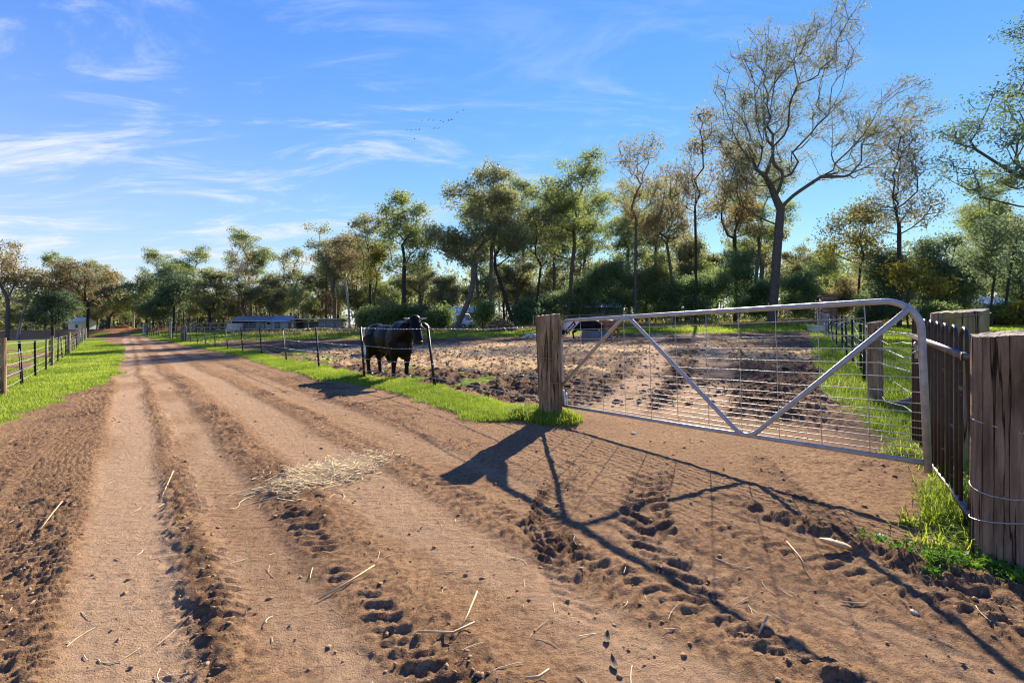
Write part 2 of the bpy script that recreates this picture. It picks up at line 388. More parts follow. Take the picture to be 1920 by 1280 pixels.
def mk_ground():
    m, nt, N, L, P = nodes_of('soil_and_turf')
    tc = N.new('ShaderNodeTexCoord'); v = tc.outputs['Object']
    def at(n): a = N.new('ShaderNodeAttribute'); a.attribute_name = n; return a.outputs['Fac']
    n_big = _noise(N, L, v, 0.9, 5, 0.6); n_mid = _noise(N, L, v, 7, 6, 0.65); n_fin = _noise(N, L, v, 60, 6, 0.75); n_spk = _noise(N, L, v, 150, 3, 0.6)
    dry = _mix(N, L, _ramp(N, L, n_mid, 0.3, 0.7), (0.400, 0.242, 0.130), (0.300, 0.176, 0.092))
    dry = _mix(N, L, _ramp(N, L, n_big, 0.40, 0.72), dry, (0.255, 0.148, 0.080))
    dry = _mix(N, L, _ramp(N, L, n_fin, 0.53, 0.66), dry, (0.175, 0.100, 0.056))
    dry = _mix(N, L, _ramp(N, L, n_spk, 0.66, 0.72), dry, (0.52, 0.40, 0.29))
    wet = _mix(N, L, _ramp(N, L, n_fin, 0.35, 0.7), (0.140, 0.079, 0.046), (0.075, 0.042, 0.026))
    def madd(a, k, b):
        q = N.new('ShaderNodeMath'); q.operation = 'MULTIPLY_ADD'; L.new(a, q.inputs[0]); q.inputs[1].default_value = k
        L.new(b, q.inputs[2]) if not isinstance(b, (int, float)) else None
        if isinstance(b, (int, float)): q.inputs[2].default_value = b
        return q.outputs[0]
    n_gr = _noise(N, L, v, 26, 8, 0.72)
    dry = _mix(N, L, _ramp(N, L, n_gr, 0.42, 0.53), (0.190, 0.108, 0.060), dry)
    col = _mix(N, L, _ramp(N, L, madd(n_mid, 0.5, at('moist')), 0.42, 0.95), dry, wet)
    mpk = N.new('ShaderNodeMapping'); L.new(tc.outputs['Object'], mpk.inputs[0]); mpk.inputs['Rotation'].default_value = (0, 0, -math.atan2(UY, UX)); mpk.inputs['Scale'].default_value = (2.2, 26, 4)
    n_str = _noise(N, L, mpk.outputs[0], 1.0, 6, 0.65)
    col = _mix(N, L, _ramp(N, L, madd(n_str, 0.8, at('pack')), 0.66, 1.75), col, (0.490, 0.325, 0.200))
    straw = _mix(N, L, _ramp(N, L, n_fin, 0.35, 0.7), (0.64, 0.44, 0.22), (0.34, 0.20, 0.095))
    col = _mix(N, L, _ramp(N, L, madd(n_fin, 0.8, at('straw')), 0.62, 1.0), col, straw)
    clay = _mix(N, L, _ramp(N, L, n_mid, 0.3, 0.7), (0.46, 0.20, 0.09), (0.27, 0.12, 0.06))
    col = _mix(N, L, at('clay'), col, clay)
    turf = _mix(N, L, _ramp(N, L, n_mid, 0.3, 0.7), (0.130, 0.190, 0.022), (0.210, 0.255, 0.034))
    turf = _mix(N, L, _ramp(N, L, n_fin, 0.5, 0.75), turf, (0.075, 0.090, 0.020))
    col = _mix(N, L, _ramp(N, L, madd(n_fin, 0.5, at('gr')), 0.55, 0.95), col, turf)
    L.new(col, P.inputs['Base Color']); P.inputs['Roughness'].default_value = 0.95; P.inputs['Specular IOR Level'].default_value = 0.04
    b = N.new('ShaderNodeBump'); b.inputs['Strength'].default_value = 1.0; b.inputs['Distance'].default_value = 0.036; L.new(n_gr, b.inputs['Height'])
    b1 = N.new('ShaderNodeBump'); b1.inputs['Strength'].default_value = 0.8; b1.inputs['Distance'].default_value = 0.012; L.new(n_str, b1.inputs['Height']); L.new(b.outputs[0], b1.inputs['Normal']); b = b1
    b2 = N.new('ShaderNodeBump'); b2.inputs['Strength'].default_value = 0.9; b2.inputs['Distance'].default_value = 0.010
    L.new(n_spk, b2.inputs['Height']); L.new(b.outputs[0], b2.inputs['Normal']); L.new(b2.outputs[0], P.inputs['Normal'])
    return m
M_GROUND = mk_ground()

def build_ground():
    t = np.linspace(-1.42, 1.42, 800)
    g = 1.42 + np.cumsum(np.geomspace(0.02, 3.0, 26))
    t = np.concatenate([-g[::-1], t, g])
    Y = np.concatenate([-np.geomspace(60, 0.3, 16), [0.0, 0.25, 0.45], np.geomspace(0.6, 13, 500), np.geomspace(13.1, 95, 150), np.geomspace(98, 700, 24)])
    wd = np.where(Y >= 0, Y + 0.8, 0.8 - Y * 0.6)
    Xg = t[None, :] * wd[:, None]; Yg = np.repeat(Y[:, None], len(t), 1)
    x = Xg.ravel(); y = Yg.ravel()
    G = ground(x, y)
    V = np.stack([x, y, G['z']], 1)
    nr, nc = Xg.shape
    i = np.arange(nr - 1)[:, None] * nc + np.arange(nc - 1)[None, :]
    F = np.stack([i, i + 1, i + nc + 1, i + nc], -1).reshape(-1, 4)
    gf = G['gr'][F].mean(1); pf = (G['df'][F].mean(1) > 0) & (G['dg'][F].mean(1) < 0.3) & (V[F][:, :, 1].mean(1) > 5.5)
    cls = np.where(gf > 0.5, 0, np.where(pf, 1, 2))
    for k, nm in ((0, 'grass_ground'), (1, 'paddock_soil'), (2, 'dirt_track')):
        sel = F[cls == k]; used, inv = np.unique(sel.ravel(), return_inverse=True)
        me = mesh_from(nm, V[used], inv.reshape(-1, 4), M_GROUND, True, {a: G[a][used] for a in ('gr', 'moist', 'straw', 'clay', 'pack')})
        tag(link(nm, me), kind='structure')
build_ground()

# pond
def build_pond():
    m, nt, N, L, P = nodes_of('pond_water')
    P.inputs['Base Color'].default_value = (0.045, 0.075, 0.055, 1); P.inputs['Roughness'].default_value = 0.12; P.inputs['Specular IOR Level'].default_value = 0.5
    tc = N.new('ShaderNodeTexCoord'); b = N.new('ShaderNodeBump'); b.inputs['Strength'].default_value = 0.25; b.inputs['Distance'].default_value = 0.05
    L.new(_noise(N, L, tc.outputs['Object'], 2.0, 3), b.inputs['Height']); L.new(b.outputs[0], P.inputs['Normal'])
    a = np.linspace(0, 2 * math.pi, 60, endpoint=False)
    V = np.stack([-77 + 28 * np.cos(a), 57.5 + 11.9 * np.sin(a), np.full(60, -0.72)], 1)
    tag(link('pond', mesh_from('pond', V, [tuple(range(60))], m)), kind='structure')
build_pond()

# ------------------------------------------------------------------ materials for things
M_GALV = mk('galvanised_steel', (0.46, 0.435, 0.405), (0.32, 0.30, 0.28), 14, 0.48, 0.35, 0.25, 60, c3=(0.30, 0.26, 0.22), s3=9, t3=(0.62, 0.75))
M_WIRE = mk('fence_wire', (0.52, 0.50, 0.48), (0.34, 0.31, 0.28), 20, 0.45, 0.6)
M_RUSTW = mk('rusty_wire', (0.20, 0.13, 0.09), (0.34, 0.30, 0.27), 30, 0.6, 0.5)
M_PLATE = mk('white_plate', (0.74, 0.74, 0.74), (0.62, 0.62, 0.63), 8, 0.5)
M_BLACK = mk('black_print', (0.012, 0.012, 0.013), None, 8, 0.5)
M_HOLE_SHADE = mk('cavity_shade', (0.01, 0.01, 0.01), None, 8, 0.9)  # near-black colour in place of the shade inside openings
M_PICKET = mk('black_picket', (0.018, 0.018, 0.020), (0.035, 0.030, 0.028), 10, 0.5, 0.2)
M_HOOP = mk('brown_hoop_paint', (0.055, 0.035, 0.030), (0.028, 0.019, 0.019), 14, 0.32, 0.15, 0.3, 60, c3=(0.20, 0.14, 0.11), s3=14, t3=(0.62, 0.72))
M_CHAN = mk('steel_channel', (0.22, 0.19, 0.18), (0.12, 0.10, 0.10), 12, 0.4, 0.5)
def mk_wood(name, light, dark, moss, mt=(0.55, 0.70), ms=2.2):
    m, nt, N, L, P = nodes_of(name)
    tc = N.new('ShaderNodeTexCoord')
    def mapped(sc): q = N.new('ShaderNodeMapping'); L.new(tc.outputs['Object'], q.inputs[0]); q.inputs['Scale'].default_value = sc; return q.outputs[0]
    grain = _noise(N, L, mapped((30, 30, 2.2)), 1.0, 6, 0.7); broad = _noise(N, L, mapped((9, 9, 2.0)), 1.0, 4, 0.6); blot = _noise(N, L, tc.outputs['Object'], ms, 5, 0.65)
    cr = N.new('ShaderNodeTexNoise'); cr.inputs['Scale'].default_value = 1.0; cr.inputs['Detail'].default_value = 3; cr.inputs['Distortion'].default_value = 0.1; L.new(mapped((17, 17, 0.40)), cr.inputs['Vector'])
    d = N.new('ShaderNodeMath'); d.operation = 'SUBTRACT'; L.new(cr.outputs[0], d.inputs[0]); d.inputs[1].default_value = 0.5
    ab = N.new('ShaderNodeMath'); ab.operation = 'ABSOLUTE'; L.new(d.outputs[0], ab.inputs[0])
    crack = _ramp(N, L, ab.outputs[0], 0.002, 0.016)
    col = _mix(N, L, _ramp(N, L, grain, 0.30, 0.70), dark, light)
    col = _mix(N, L, _ramp(N, L, broad, 0.42, 0.72), col, tuple(c * 0.55 for c in dark))
    col = _mix(N, L, _ramp(N, L, blot, *mt), col, moss)
    col = _mix(N, L, crack, tuple(c * 0.22 for c in dark), col)
    L.new(col, P.inputs['Base Color']); P.inputs['Roughness'].default_value = 0.92; P.inputs['Specular IOR Level'].default_value = 0.12
    b = N.new('ShaderNodeBump'); b.inputs['Strength'].default_value = 1.0; b.inputs['Distance'].default_value = 0.02; L.new(crack, b.inputs['Height'])
    b2 = N.new('ShaderNodeBump'); b2.inputs['Strength'].default_value = 1.0; b2.inputs['Distance'].default_value = 0.012; L.new(grain, b2.inputs['Height']); L.new(b.outputs[0], b2.inputs['Normal']); L.new(b2.outputs[0], P.inputs['Normal'])
    return m
M_POST = mk_wood('weathered_post', (0.44, 0.31, 0.185), (0.20, 0.132, 0.075), (0.21, 0.185, 0.07), (0.50, 0.72))
M_POSTD = mk_wood('dark_old_post', (0.36, 0.245, 0.160), (0.150, 0.095, 0.058), (0.20, 0.175, 0.045), (0.58, 0.74))
M_POSTM = mk_wood('mossy_post', (0.40, 0.32, 0.21), (0.20, 0.155, 0.095), (0.26, 0.26, 0.05), (0.42, 0.62))
M_POSTG = mk_wood('grey_post', (0.46, 0.41, 0.34), (0.25, 0.21, 0.17), (0.30, 0.27, 0.20))
M_ENDG = mk('cut_end_grain', (0.42, 0.34, 0.25), (0.24, 0.19, 0.13), 16, 0.9, 0, 1.0, 30)
M_TIMBER = mk('grey_timber', (0.33, 0.29, 0.25), (0.17, 0.145, 0.12), 4, 0.85, 0, 0.6, 20, (1, 1, 5))
M_TIMBERW = mk('pale_timber', (0.66, 0.61, 0.52), (0.46, 0.41, 0.34), 4, 0.85, 0, 0.5, 20, (1, 1, 5))
M_LOG = mk('dead_log', (0.22, 0.16, 0.10), (0.10, 0.07, 0.05), 6, 0.9, 0, 1.2, 14, (1, 6, 6))
M_CONC = mk('concrete', (0.19, 0.17, 0.15), (0.11, 0.10, 0.09), 6, 0.9, 0, 0.5, 30)
M_TIN = mk('blue_grey_tin', (0.33, 0.37, 0.42), (0.22, 0.25, 0.29), 3, 0.45, 0.15)
M_TINW = mk('pale_tin', (0.66, 0.66, 0.65), (0.50, 0.50, 0.49), 3, 0.5, 0.1)
M_TINR = mk('rusty_tin', (0.30, 0.22, 0.17), (0.22, 0.22, 0.23), 3, 0.6, 0.3)
M_WALL = mk('shed_wall', (0.40, 0.42, 0.43), (0.26, 0.27, 0.28), 3, 0.7)
M_WALLG = mk('olive_wall', (0.15, 0.16, 0.12), (0.11, 0.12, 0.09), 3, 0.8)
M_WHITE = mk('white_paint', (0.78, 0.78, 0.77), (0.66, 0.66, 0.65), 3, 0.45)
M_GLASS = mk('dark_glass', (0.02, 0.025, 0.03), None, 3, 0.1, 0, spec=0.6)
M_TYRE = mk('tyre_rubber', (0.02, 0.02, 0.02), None, 3, 0.8)
M_BRICK = mk('red_brick', (0.32, 0.15, 0.10), (0.20, 0.10, 0.07), 5, 0.9)
M_MORTAR = mk('mortar', (0.36, 0.30, 0.25), None, 5, 0.9)
M_STRAW = mk('straw_stalk', (0.78, 0.63, 0.38), (0.60, 0.45, 0.24), 12, 0.6)
M_STALK = mk('dry_stalk', (0.60, 0.44, 0.24), (0.40, 0.26, 0.13), 12, 0.6)
M_CHIP = mk('pale_wood', (0.74, 0.48, 0.25), (0.50, 0.29, 0.14), 20, 0.8, 0, 0.8, 40)
M_STONE = mk('pale_stone', (0.55, 0.46, 0.37), (0.42, 0.34, 0.27), 20, 0.85, 0, 0.5, 60)
M_CLOD = mk('soil_clod', (0.370, 0.228, 0.126), (0.240, 0.140, 0.076), 12, 0.95, 0, 0.8, 70, spec=0.05)
M_CLODP = mk('damp_clod', (0.250, 0.150, 0.086), (0.130, 0.076, 0.045), 8, 0.95, 0, 0.8, 50, spec=0.05)
M_HIDE = mk('black_hide', (0.004, 0.0038, 0.0038), (0.007, 0.006, 0.006), 5, 0.42, 0, 0.3, 50, (1, 1, 1), 0.13)
M_COAT = mk('black_hair', (0.007, 0.0065, 0.006), (0.011, 0.0095, 0.009), 5, 0.5, 0, 0, 60, (1, 1, 1), 0.12)
M_HIDER = mk('red_hide', (0.42, 0.135, 0.036), (0.30, 0.09, 0.026), 4, 0.55, 0, 0.5, 60)
M_HORN = mk('horn', (0.55, 0.50, 0.42), (0.22, 0.19, 0.15), 6, 0.5)
M_EYE = mk('eye', (0.012, 0.008, 0.006), None, 6, 0.12, spec=0.7)
M_HOOF = mk('hoof', (0.05, 0.042, 0.036), None, 6, 0.6)
M_NOSE = mk('wet_nose', (0.014, 0.013, 0.013), None, 6, 0.45, spec=0.25)
M_PALE = mk('pale_face_hair', (0.70, 0.62, 0.54), (0.55, 0.46, 0.38), 6, 0.7)

# ------------------------------------------------------------------ posts, gate and hoop-top panel
def log_post(name, r0, r1, h, mat, seed, lean=(0, 0), n=56, m=40, flare=0.0, rough=0.05):
    """round split-timber post: cracked, uneven sides and a rough sawn top; returns its bark mesh and its end-grain mesh"""
    rg = np.random.default_rng(seed)
    a = np.arange(n) * 2 * math.pi / n
    off = rg.uniform(0, 99)
    cr = fbm(np.cos(a) * 1.2 + off, np.sin(a) * 1.2 + off, 1.6, 3, seed)
    fine = fbm(np.cos(a) * 4 + off, np.sin(a) * 4, 2.2, 3, seed + 1)
    crack = np.zeros(n)
    for _ in range(9):
        c = rg.integers(0, n); crack[c] -= rg.uniform(0.05, 0.16); crack[(c + 1) % n] -= 0.02
    V = []
    for j in range(m + 1):
        t = j / m; z = -0.35 + t * (h + 0.35); k = (z / h)
        r = (r0 + (r1 - r0) * np.clip(k, 0, 1)) * (1 + flare * np.exp(-max(z, 0) / 0.12))
        vert = fbm(a * 0 + z * 0.9, np.cos(a) * 2 + np.sin(a) * 1.3, 2.2, 2, seed + 5)
        rr = r * (1 + (cr - 0.5) * 0.22 + (fine - 0.5) * rough * 2 + (vert - 0.5) * 0.10 + crack * (0.5 + 0.5 * np.sin(z * 3 + crack * 60)))
        if j == m: rr = rr * 0.985
        tilt = (np.cos(a) * 0.018 + (fine - 0.5) * 0.02) * (1 if j >= m - 1 else 0)
        V.append(np.stack([rr * np.cos(a) + lean[0] * max(z, 0), rr * np.sin(a) + lean[1] * max(z, 0), np.full(n, z) + tilt], 1))
    V = np.concatenate(V)
    F = [(j * n + i, j * n + (i + 1) % n, (j + 1) * n + (i + 1) % n, (j + 1) * n + i) for j in range(m) for i in range(n)]
    top = V[-n:]
    c = top.mean(0); rings = [top + (0, 0, 0.003)]
    for f_ in (0.7, 0.4, 0.12):
        q = c + (top - c) * f_; q[:, 2] = top[:, 2] * f_ + c[2] * (1 - f_) + 0.004 + 0.006 * np.sin(a * 5 + f_ * 9); rings.append(q)
    TV = np.concatenate(rings); TF = [(j * n + i, j * n + (i + 1) % n, (j + 1) * n + (i + 1) % n, (j + 1) * n + i) for j in range(3) for i in range(n)] + [tuple(3 * n + i for i in range(n))]
    return mesh_from('shaft', V, F, mat, True), mesh_from('cut_top', TV, TF, M_ENDG)
def wrap(r, z, seed, tail=0.0, rad=0.0035, tilt=0.03):
    rg = np.random.default_rng(seed); a = np.linspace(0, 2 * math.pi * (1.0 + tail), 50)
    return np.stack([r * np.cos(a), r * np.sin(a), z + tilt * np.sin(a + rg.uniform(0, 6)) + rg.normal(0, 0.001, 50)], 1)

GATE_U = np.array([GATE_B[0] - GATE_A[0], GATE_B[1] - GATE_A[1], 0.14]); GATE_L = float(np.linalg.norm(GATE_U)); GATE_U /= GATE_L
GATE_UP = np.array([0, 0, 1.0]) - GATE_U * GATE_U[2]; GATE_UP /= np.linalg.norm(GATE_UP); GATE_N = np.cross(GATE_U, GATE_UP)
GA3 = np.array([GATE_A[0], GATE_A[1], 0.198])
def gp(s, t, n=0.0): return GA3 + GATE_U * s + GATE_UP * t + GATE_N * n
def gk(px): r = (px - 960) / FPX; return (6.47 * r - 0.70) / (2.25 + 3.14 * r) * GATE_L

def build_gate():
    g = thing('farm_gate', 'galvanised pipe and wire mesh farm gate leaning across the paddock entrance', 'gate', tuple(GA3 - np.array([0, 0, 0.15])))
    off = np.array(g.location)
    def part(name, pts, r, mat, n=10, parent=g):
        b = MB(); b.tube(np.array(pts) - off, r, n); return b.build(name, mat, parent, True)
    H = 1.165
    def arc(c, r, a0, a1, k=9): return [gp(c[0] + r * math.cos(t), c[1] + r * math.sin(t)) for t in np.linspace(a0, a1, k)]
    path = [gp(0, -0.01), gp(0, 0.5), gp(0, 0.9)] + arc((0.13, H - 0.13), 0.13, math.pi, math.pi / 2) + [gp(s, H) for s in np.linspace(0.3, GATE_L - 0.35, 8)] + arc((GATE_L - 0.22, H - 0.22), 0.22, math.pi / 2, 0, 11) + [gp(GATE_L, 0.6), gp(GATE_L, -0.065)]
    part('outer_frame', path, 0.0235, M_GALV, 14)
    part('bottom_rail', [gp(0.02, 0.0), gp(GATE_L * 0.5, -0.008), gp(GATE_L - 0.02, 0.0)], 0.0205, M_GALV, 12)
    s1, s2 = gk(1180), gk(1400)
    def bend(pts, r=0.16):
        out = [pts[0]]
        for a, b, c in zip(pts[:-2], pts[1:-1], pts[2:]):
            a, b, c = map(np.array, (a, b, c)); p = b + (a - b) / np.linalg.norm(a - b) * r; q = b + (c - b) / np.linalg.norm(c - b) * r
            for t in np.linspace(0, 1, 9): out.append(tuple((1 - t) ** 2 * p + 2 * t * (1 - t) * b + t * t * c * 0 + t * t * q))
        return out + [pts[-1]]
    bp = bend([(0.0, 0.27), (s1, H + 0.035), (s2, -0.055), (GATE_L - 0.05, H - 0.055)])
    part('brace', [gp(s, t, 0.012) for s, t in bp], 0.0215, M_GALV, 12)
    vx = [gk(p) for p in (1090, 1130, 1172, 1220, 1270, 1328, 1390, 1460, 1540, 1630)]
    for t in (0.914, 0.81, 0.706, 0.604, 0.498, 0.418, 0.352, 0.292, 0.240, 0.190, 0.143, 0.094, 0.045):
        part('mesh_wire', rail(gp(0.01, t, -0.008), gp(GATE_L - 0.01, t, -0.008), 14, 0.0022, 0.004, int(t * 999)), 0.0036, M_WIRE, 6)
    part('mesh_wire', rail(gp(0.01, 1.04, -0.008), gp(vx[-1], 1.045, -0.008), 10, 0.002, 0.003, 5), 0.0036, M_WIRE, 6)
    for i, s in enumerate(vx):
        part('upright_wire', rail(gp(s, 0.005, -0.016), gp(s + 0.004, H - 0.01, -0.016), 10, 0.002, 0, i), 0.0034, M_WIRE, 6)
    # corner plate with its printed panel
    poly = [(0.02, 0.93), (0.075, 0.93), (0.40, H - 0.015), (0.13, H - 0.015)] + [(0.135 + 0.115 * math.cos(t), H - 0.135 + 0.115 * math.sin(t)) for t in np.linspace(math.pi / 2, math.pi, 7)]
    k = len(poly); P = [gp(s, t, 0.006) - off for s, t in poly] + [gp(s, t, 0.010) - off for s, t in poly]
    plate = link('corner_plate', mesh_from('corner_plate', P, [tuple(range(k))[::-1], tuple(range(k, 2 * k))] + [(i, (i + 1) % k, (i + 1) % k + k, i + k) for i in range(k)], M_PLATE), g)
    d = np.array([0.40 - 0.075, H - 0.015 - 0.93]); d /= np.linalg.norm(d); e = np.array([-d[1], d[0]])
    c0 = np.array([0.205, 1.065])
    q = [c0 + d * a * 0.115 + e * b * 0.031 for a, b in ((-1, -1), (1, -1), (1, 1), (-1, 1))]
    # the print faces the road, the side the camera is on
    nsgn = 1.0 if np.dot(GATE_N, -gp(1, 1) + np.array([0, 0, EYE])) > 0 else -1.0
    nn = 0.0125 if nsgn > 0 else 0.0035
    link('printed_panel', mesh_from('printed_panel', [gp(a[0], a[1], nn) - off for a in q], [(0, 1, 2, 3)], M_BLACK), plate)
    cu = bpy.data.curves.new('t', 'FONT'); cu.body = 'Cyclone'; cu.size = 0.052; cu.align_x = 'CENTER'; cu.align_y = 'CENTER'; cu.shear = 0.25; cu.offset = 0.0012; cu.resolution_u = 3
    to = bpy.data.objects.new('t', cu); me = bpy.data.meshes.new_from_object(to); bpy.data.objects.remove(to); bpy.data.curves.remove(cu)
    n = len(me.vertices); co = np.zeros(n * 3, np.float32); me.vertices.foreach_get('co', co); co = co.reshape(-1, 3)
    W3 = np.array([gp(*(c0 + d * x + e * y), nn + 0.002 * nsgn) - off for x, y, _ in co], np.float32)
    me.vertices.foreach_set('co', W3.ravel()); me.materials.clear(); me.materials.append(M_WHITE); me.update(); me.name = 'lettering'
    link('lettering', me, plate)
    a = np.linspace(0, 2 * math.pi, 18, endpoint=False)
    link('hinge_hole_shade', mesh_from('hinge_hole_shade', [gp(0.065 + 0.034 * math.cos(t), 1.01 + 0.034 * math.sin(t), nn + 0.001 * nsgn) - off for t in a], [tuple(range(18))], M_HOLE_SHADE), plate)  # flat near-black disc painted for the shade inside the hinge hole
    b = MB(); c = gp(0.0, 1.03); b.tube([c - off + np.array([-0.16, 0.02, 0.0]), c - off + np.array([-0.10, 0.01, 0.0]), c - off + np.array([0.04, -0.02, 0.0])], [0.006, 0.016, 0.014], 10)
    b.tube([c - off + np.array([-0.04, -0.035, 0.018]), c - off + np.array([0.045, -0.03, 0.018])], 0.008, 8); b.tube([c - off + np.array([-0.04, -0.035, -0.018]), c - off + np.array([0.045, -0.03, -0.018])], 0.008, 8)
    b.build('hinge_pin', M_GALV, g, True)
    b = MB()
    for s in (0.035, 0.085):
        P = [gp(s - 0.012, 0.01, -0.002), gp(s + 0.012, 0.01, -0.002), gp(s + 0.012, 0.2 if s < 0.05 else 0.155, -0.002), gp(s - 0.006, 0.22 if s < 0.05 else 0.18, -0.002)]
        Q = [p + GATE_N * 0.006 for p in P]; b.add(np.array(P + Q) - off, [(3, 2, 1, 0), (4, 5, 6, 7), (0, 1, 5, 4), (1, 2, 6, 5), (2, 3, 7, 6), (3, 0, 4, 7)])
    b.build('bottom_bracket', M_PLATE, g)
    b = MB(); c = gp(GATE_L - 0.035, 0.80) - off
    b.tube([c + (0, 0, -0.06), c + (0, 0, 0.03), c + np.array([-0.015, -0.01, 0.055]), c + np.array([-0.03, -0.015, 0.03])], 0.008, 8); b.tube([c + np.array([-0.05, -0.02, -0.02]), c + np.array([0.02, 0, 0.0])], 0.006, 8)
    b.build('latch_hook', M_GALV, g, True)
build_gate()

def build_posts():
    x, y = 0.545, 6.52; z = Z0(x, y)
    p = thing('gate_post', 'stout weathered timber post the gate hangs from, beside the bull', 'post', (x, y, z - 0.03))
    sh, tp = log_post('gp', 0.160, 0.172, 1.44 - z + 0.03, M_POST, 11, (-0.035, 0.0)); link('shaft', sh, p); link('cut_top', tp, p)
    for i, zz in enumerate((0.24, 0.53, 0.83, 0.98, 1.25)):
        b = MB(); w_ = wrap(0.176, zz, i + 3); w_[:, 0] -= 0.035 * zz; b.tube(w_, 0.0035, 5); b.build('wire_tie', M_RUSTW, p)
    x, y = 2.735, 2.62; z = Z0(x, y)
    p = thing('fence_post', 'broad dark cracked timber post with wire ties at the right edge', 'post', (x, y, z - 0.03))
    sh, tp = log_post('bp', 0.122, 0.133, 1.30 - z, M_POSTD, 29, (0.01, 0.0), 110, 60, 0.02, 0.10); link('shaft', sh, p); link('cut_top', tp, p)
    for i, (zz, tl) in enumerate(((0.78, 0.0), (0.44, 0.0), (0.27, 0.12), (0.12, 0.3))):
        if i == 3: continue
        b = MB(); w_ = wrap(0.136, zz, i + 31, tl); w_[:, 0] += 0.02 * zz; b.tube(w_, 0.0035, 6)
        for k_ in (8, 9, 10): b.tube([w_[30 + k_ % 5] + (0.0, -0.012, 0.008), w_[31 + k_ % 5] + (0.004, 0.012, -0.006)], 0.003, 5)
        b.build('wire_tie', M_WIRE, p, True)
    b = MB(); b.tube([(0.04, -0.15, 0.27), (0.07, -0.17, 0.22), (0.10, -0.165, 0.14), (0.08, -0.18, 0.06), (0.13, -0.17, 0.02)], 0.0016, 5); b.build('loose_wire', M_WIRE, p, True)
    b = MB(); b.tube([(0.055, -0.11, 1.045), (0.06, -0.175, 1.06), (0.075, -0.18, 1.03)], [0.016, 0.014, 0.012], 8); b.build('bolt', M_GALV, p, True)
    x, y = 3.80, 3.98; z = Z0(x, y)
    p = thing('strainer_post', 'thick mossy sawn-off post standing behind the hoop-top panel', 'post', (x, y, z - 0.03))
    sh, tp = log_post('sp', 0.150, 0.180, 1.43 - z + 0.03, M_POSTM, 53); link('shaft', sh, p); link('cut_top', tp, p)
    for i, zz in enumerate((1.33, 0.72)):
        b = MB(); b.tube(wrap(0.185 if i == 0 else 0.172, zz, i + 61), 0.004, 5); b.build('wire_tie', M_RUSTW, p)
build_posts()

def build_hoops():
    A = np.array([2.86, 2.96]); B = np.array([4.08, 4.78]); d = (B - A); ln = np.linalg.norm(d); d /= ln
    g = thing('hoop_top_panel', 'brown steel hoop-top fence panel behind the latch end of the gate', 'fence panel', (A[0], A[1], 0.0), math.atan2(d[1], d[0]))
    pitch = 0.29; w = 0.165; n = int(ln / pitch)
    rg = np.random.default_rng(4)
    for i in range(n + 1):
        s = i * pitch + 0.04; zt = 1.30 + 0.012 * i; r = w / 2
        lz = Z0(*(A + d * s)) - 0.05
        a = np.linspace(math.pi, 0, 11)
        L1 = [(s - r, 0, lz + 0.02), (s - r + rg.normal(0, 0.004), 0, 0.6)]
        R1 = [(s + r + rg.normal(0, 0.004), 0, 0.6), (s + r, 0, lz + 0.02)]
        if i == 0: L1 = [(s - r + 0.01, 0.02, lz + 0.02), (s - r - 0.005, -0.015, 0.25), (s - r - 0.02, -0.04, 0.42), (s - r - 0.005, -0.01, 0.75)]
        path = L1 + [(s - r, 0, 1.1)] + [(s + r * math.cos(t), 0, zt - r + r * math.sin(t)) for t in a] + [(s + r, 0, 1.1)] + R1
        b = MB(); b.tube(path, 0.0115, 10); b.build('hoop', M_HOOP, g, True)
    b = MB()
    z0, z1 = 1.125, 1.125 + 0.012 * n
    P = []
    for s, zz in ((-0.10, z0), (ln + 0.02, z1)):
        P += [(s, -0.028, zz - 0.02), (s, 0.028, zz - 0.02), (s, 0.028, zz + 0.02), (s, -0.028, zz + 0.02)]
    b.add(P, [(0, 1, 2, 3)[::-1], (4, 5, 6, 7), (0, 1, 5, 4), (1, 2, 6, 5), (2, 3, 7, 6), (3, 0, 4, 7)])
    b.build('top_channel', M_CHAN, g)
    b = MB(); b.box((0.9, 0, 0.16), (2.0, 0.03, 0.03)); b.build('bottom_channel', M_CHAN, g)
    b = MB(); b.box((-0.065, 0, 1.125), (0.06, 0.064, 0.048)); b.build('end_clamp', M_PICKET, g)
    for i in range(n):
        b = MB(); b.ell((0.14 + i * pitch, -0.031, 1.135 + 0.012 * i), (0.012, 0.007, 0.012), 8, 5); b.build('bolt_head', M_GALV, g, True)
build_hoops()

# ------------------------------------------------------------------ wire fences
def star_picket(h):
    b = MB(); w = 0.030; t = 0.0045
    for k in range(3):
        a = k * 2 * math.pi / 3 + 0.4; c, s_ = math.cos(a), math.sin(a); R = [[c, -s_, 0], [s_, c, 0], [0, 0, 1]]
        b.box((c * w / 2, s_ * w / 2, h / 2 - 0.25), (w, t * 2, h + 0.5 - 0.002 * k), R)
    for k in range(7):
        b.box((0, 0, 0.12 + k * (h - 0.2) / 6), (0.022, 0.022, 0.014))
    return b
PICK = star_picket(1.27).mesh('star_picket', M_PICKET); PICK_S = star_picket(1.06).mesh('star_picket', M_PICKET)
def round_post(r, h, mat, seed): return log_post('p', r, r * 0.97, h, mat, seed, n=20, m=12)
def on_line(line, px):
    r = (px - 960) / FPX
    for k in range(len(line) - 1):
        a, b = line[k], line[k + 1]; fa = a[0] - r * a[1]; fb = b[0] - r * b[1]
        if fa * fb <= 0: t = fa / (fa - fb); return a + (b - a) * t
    return line[-1]
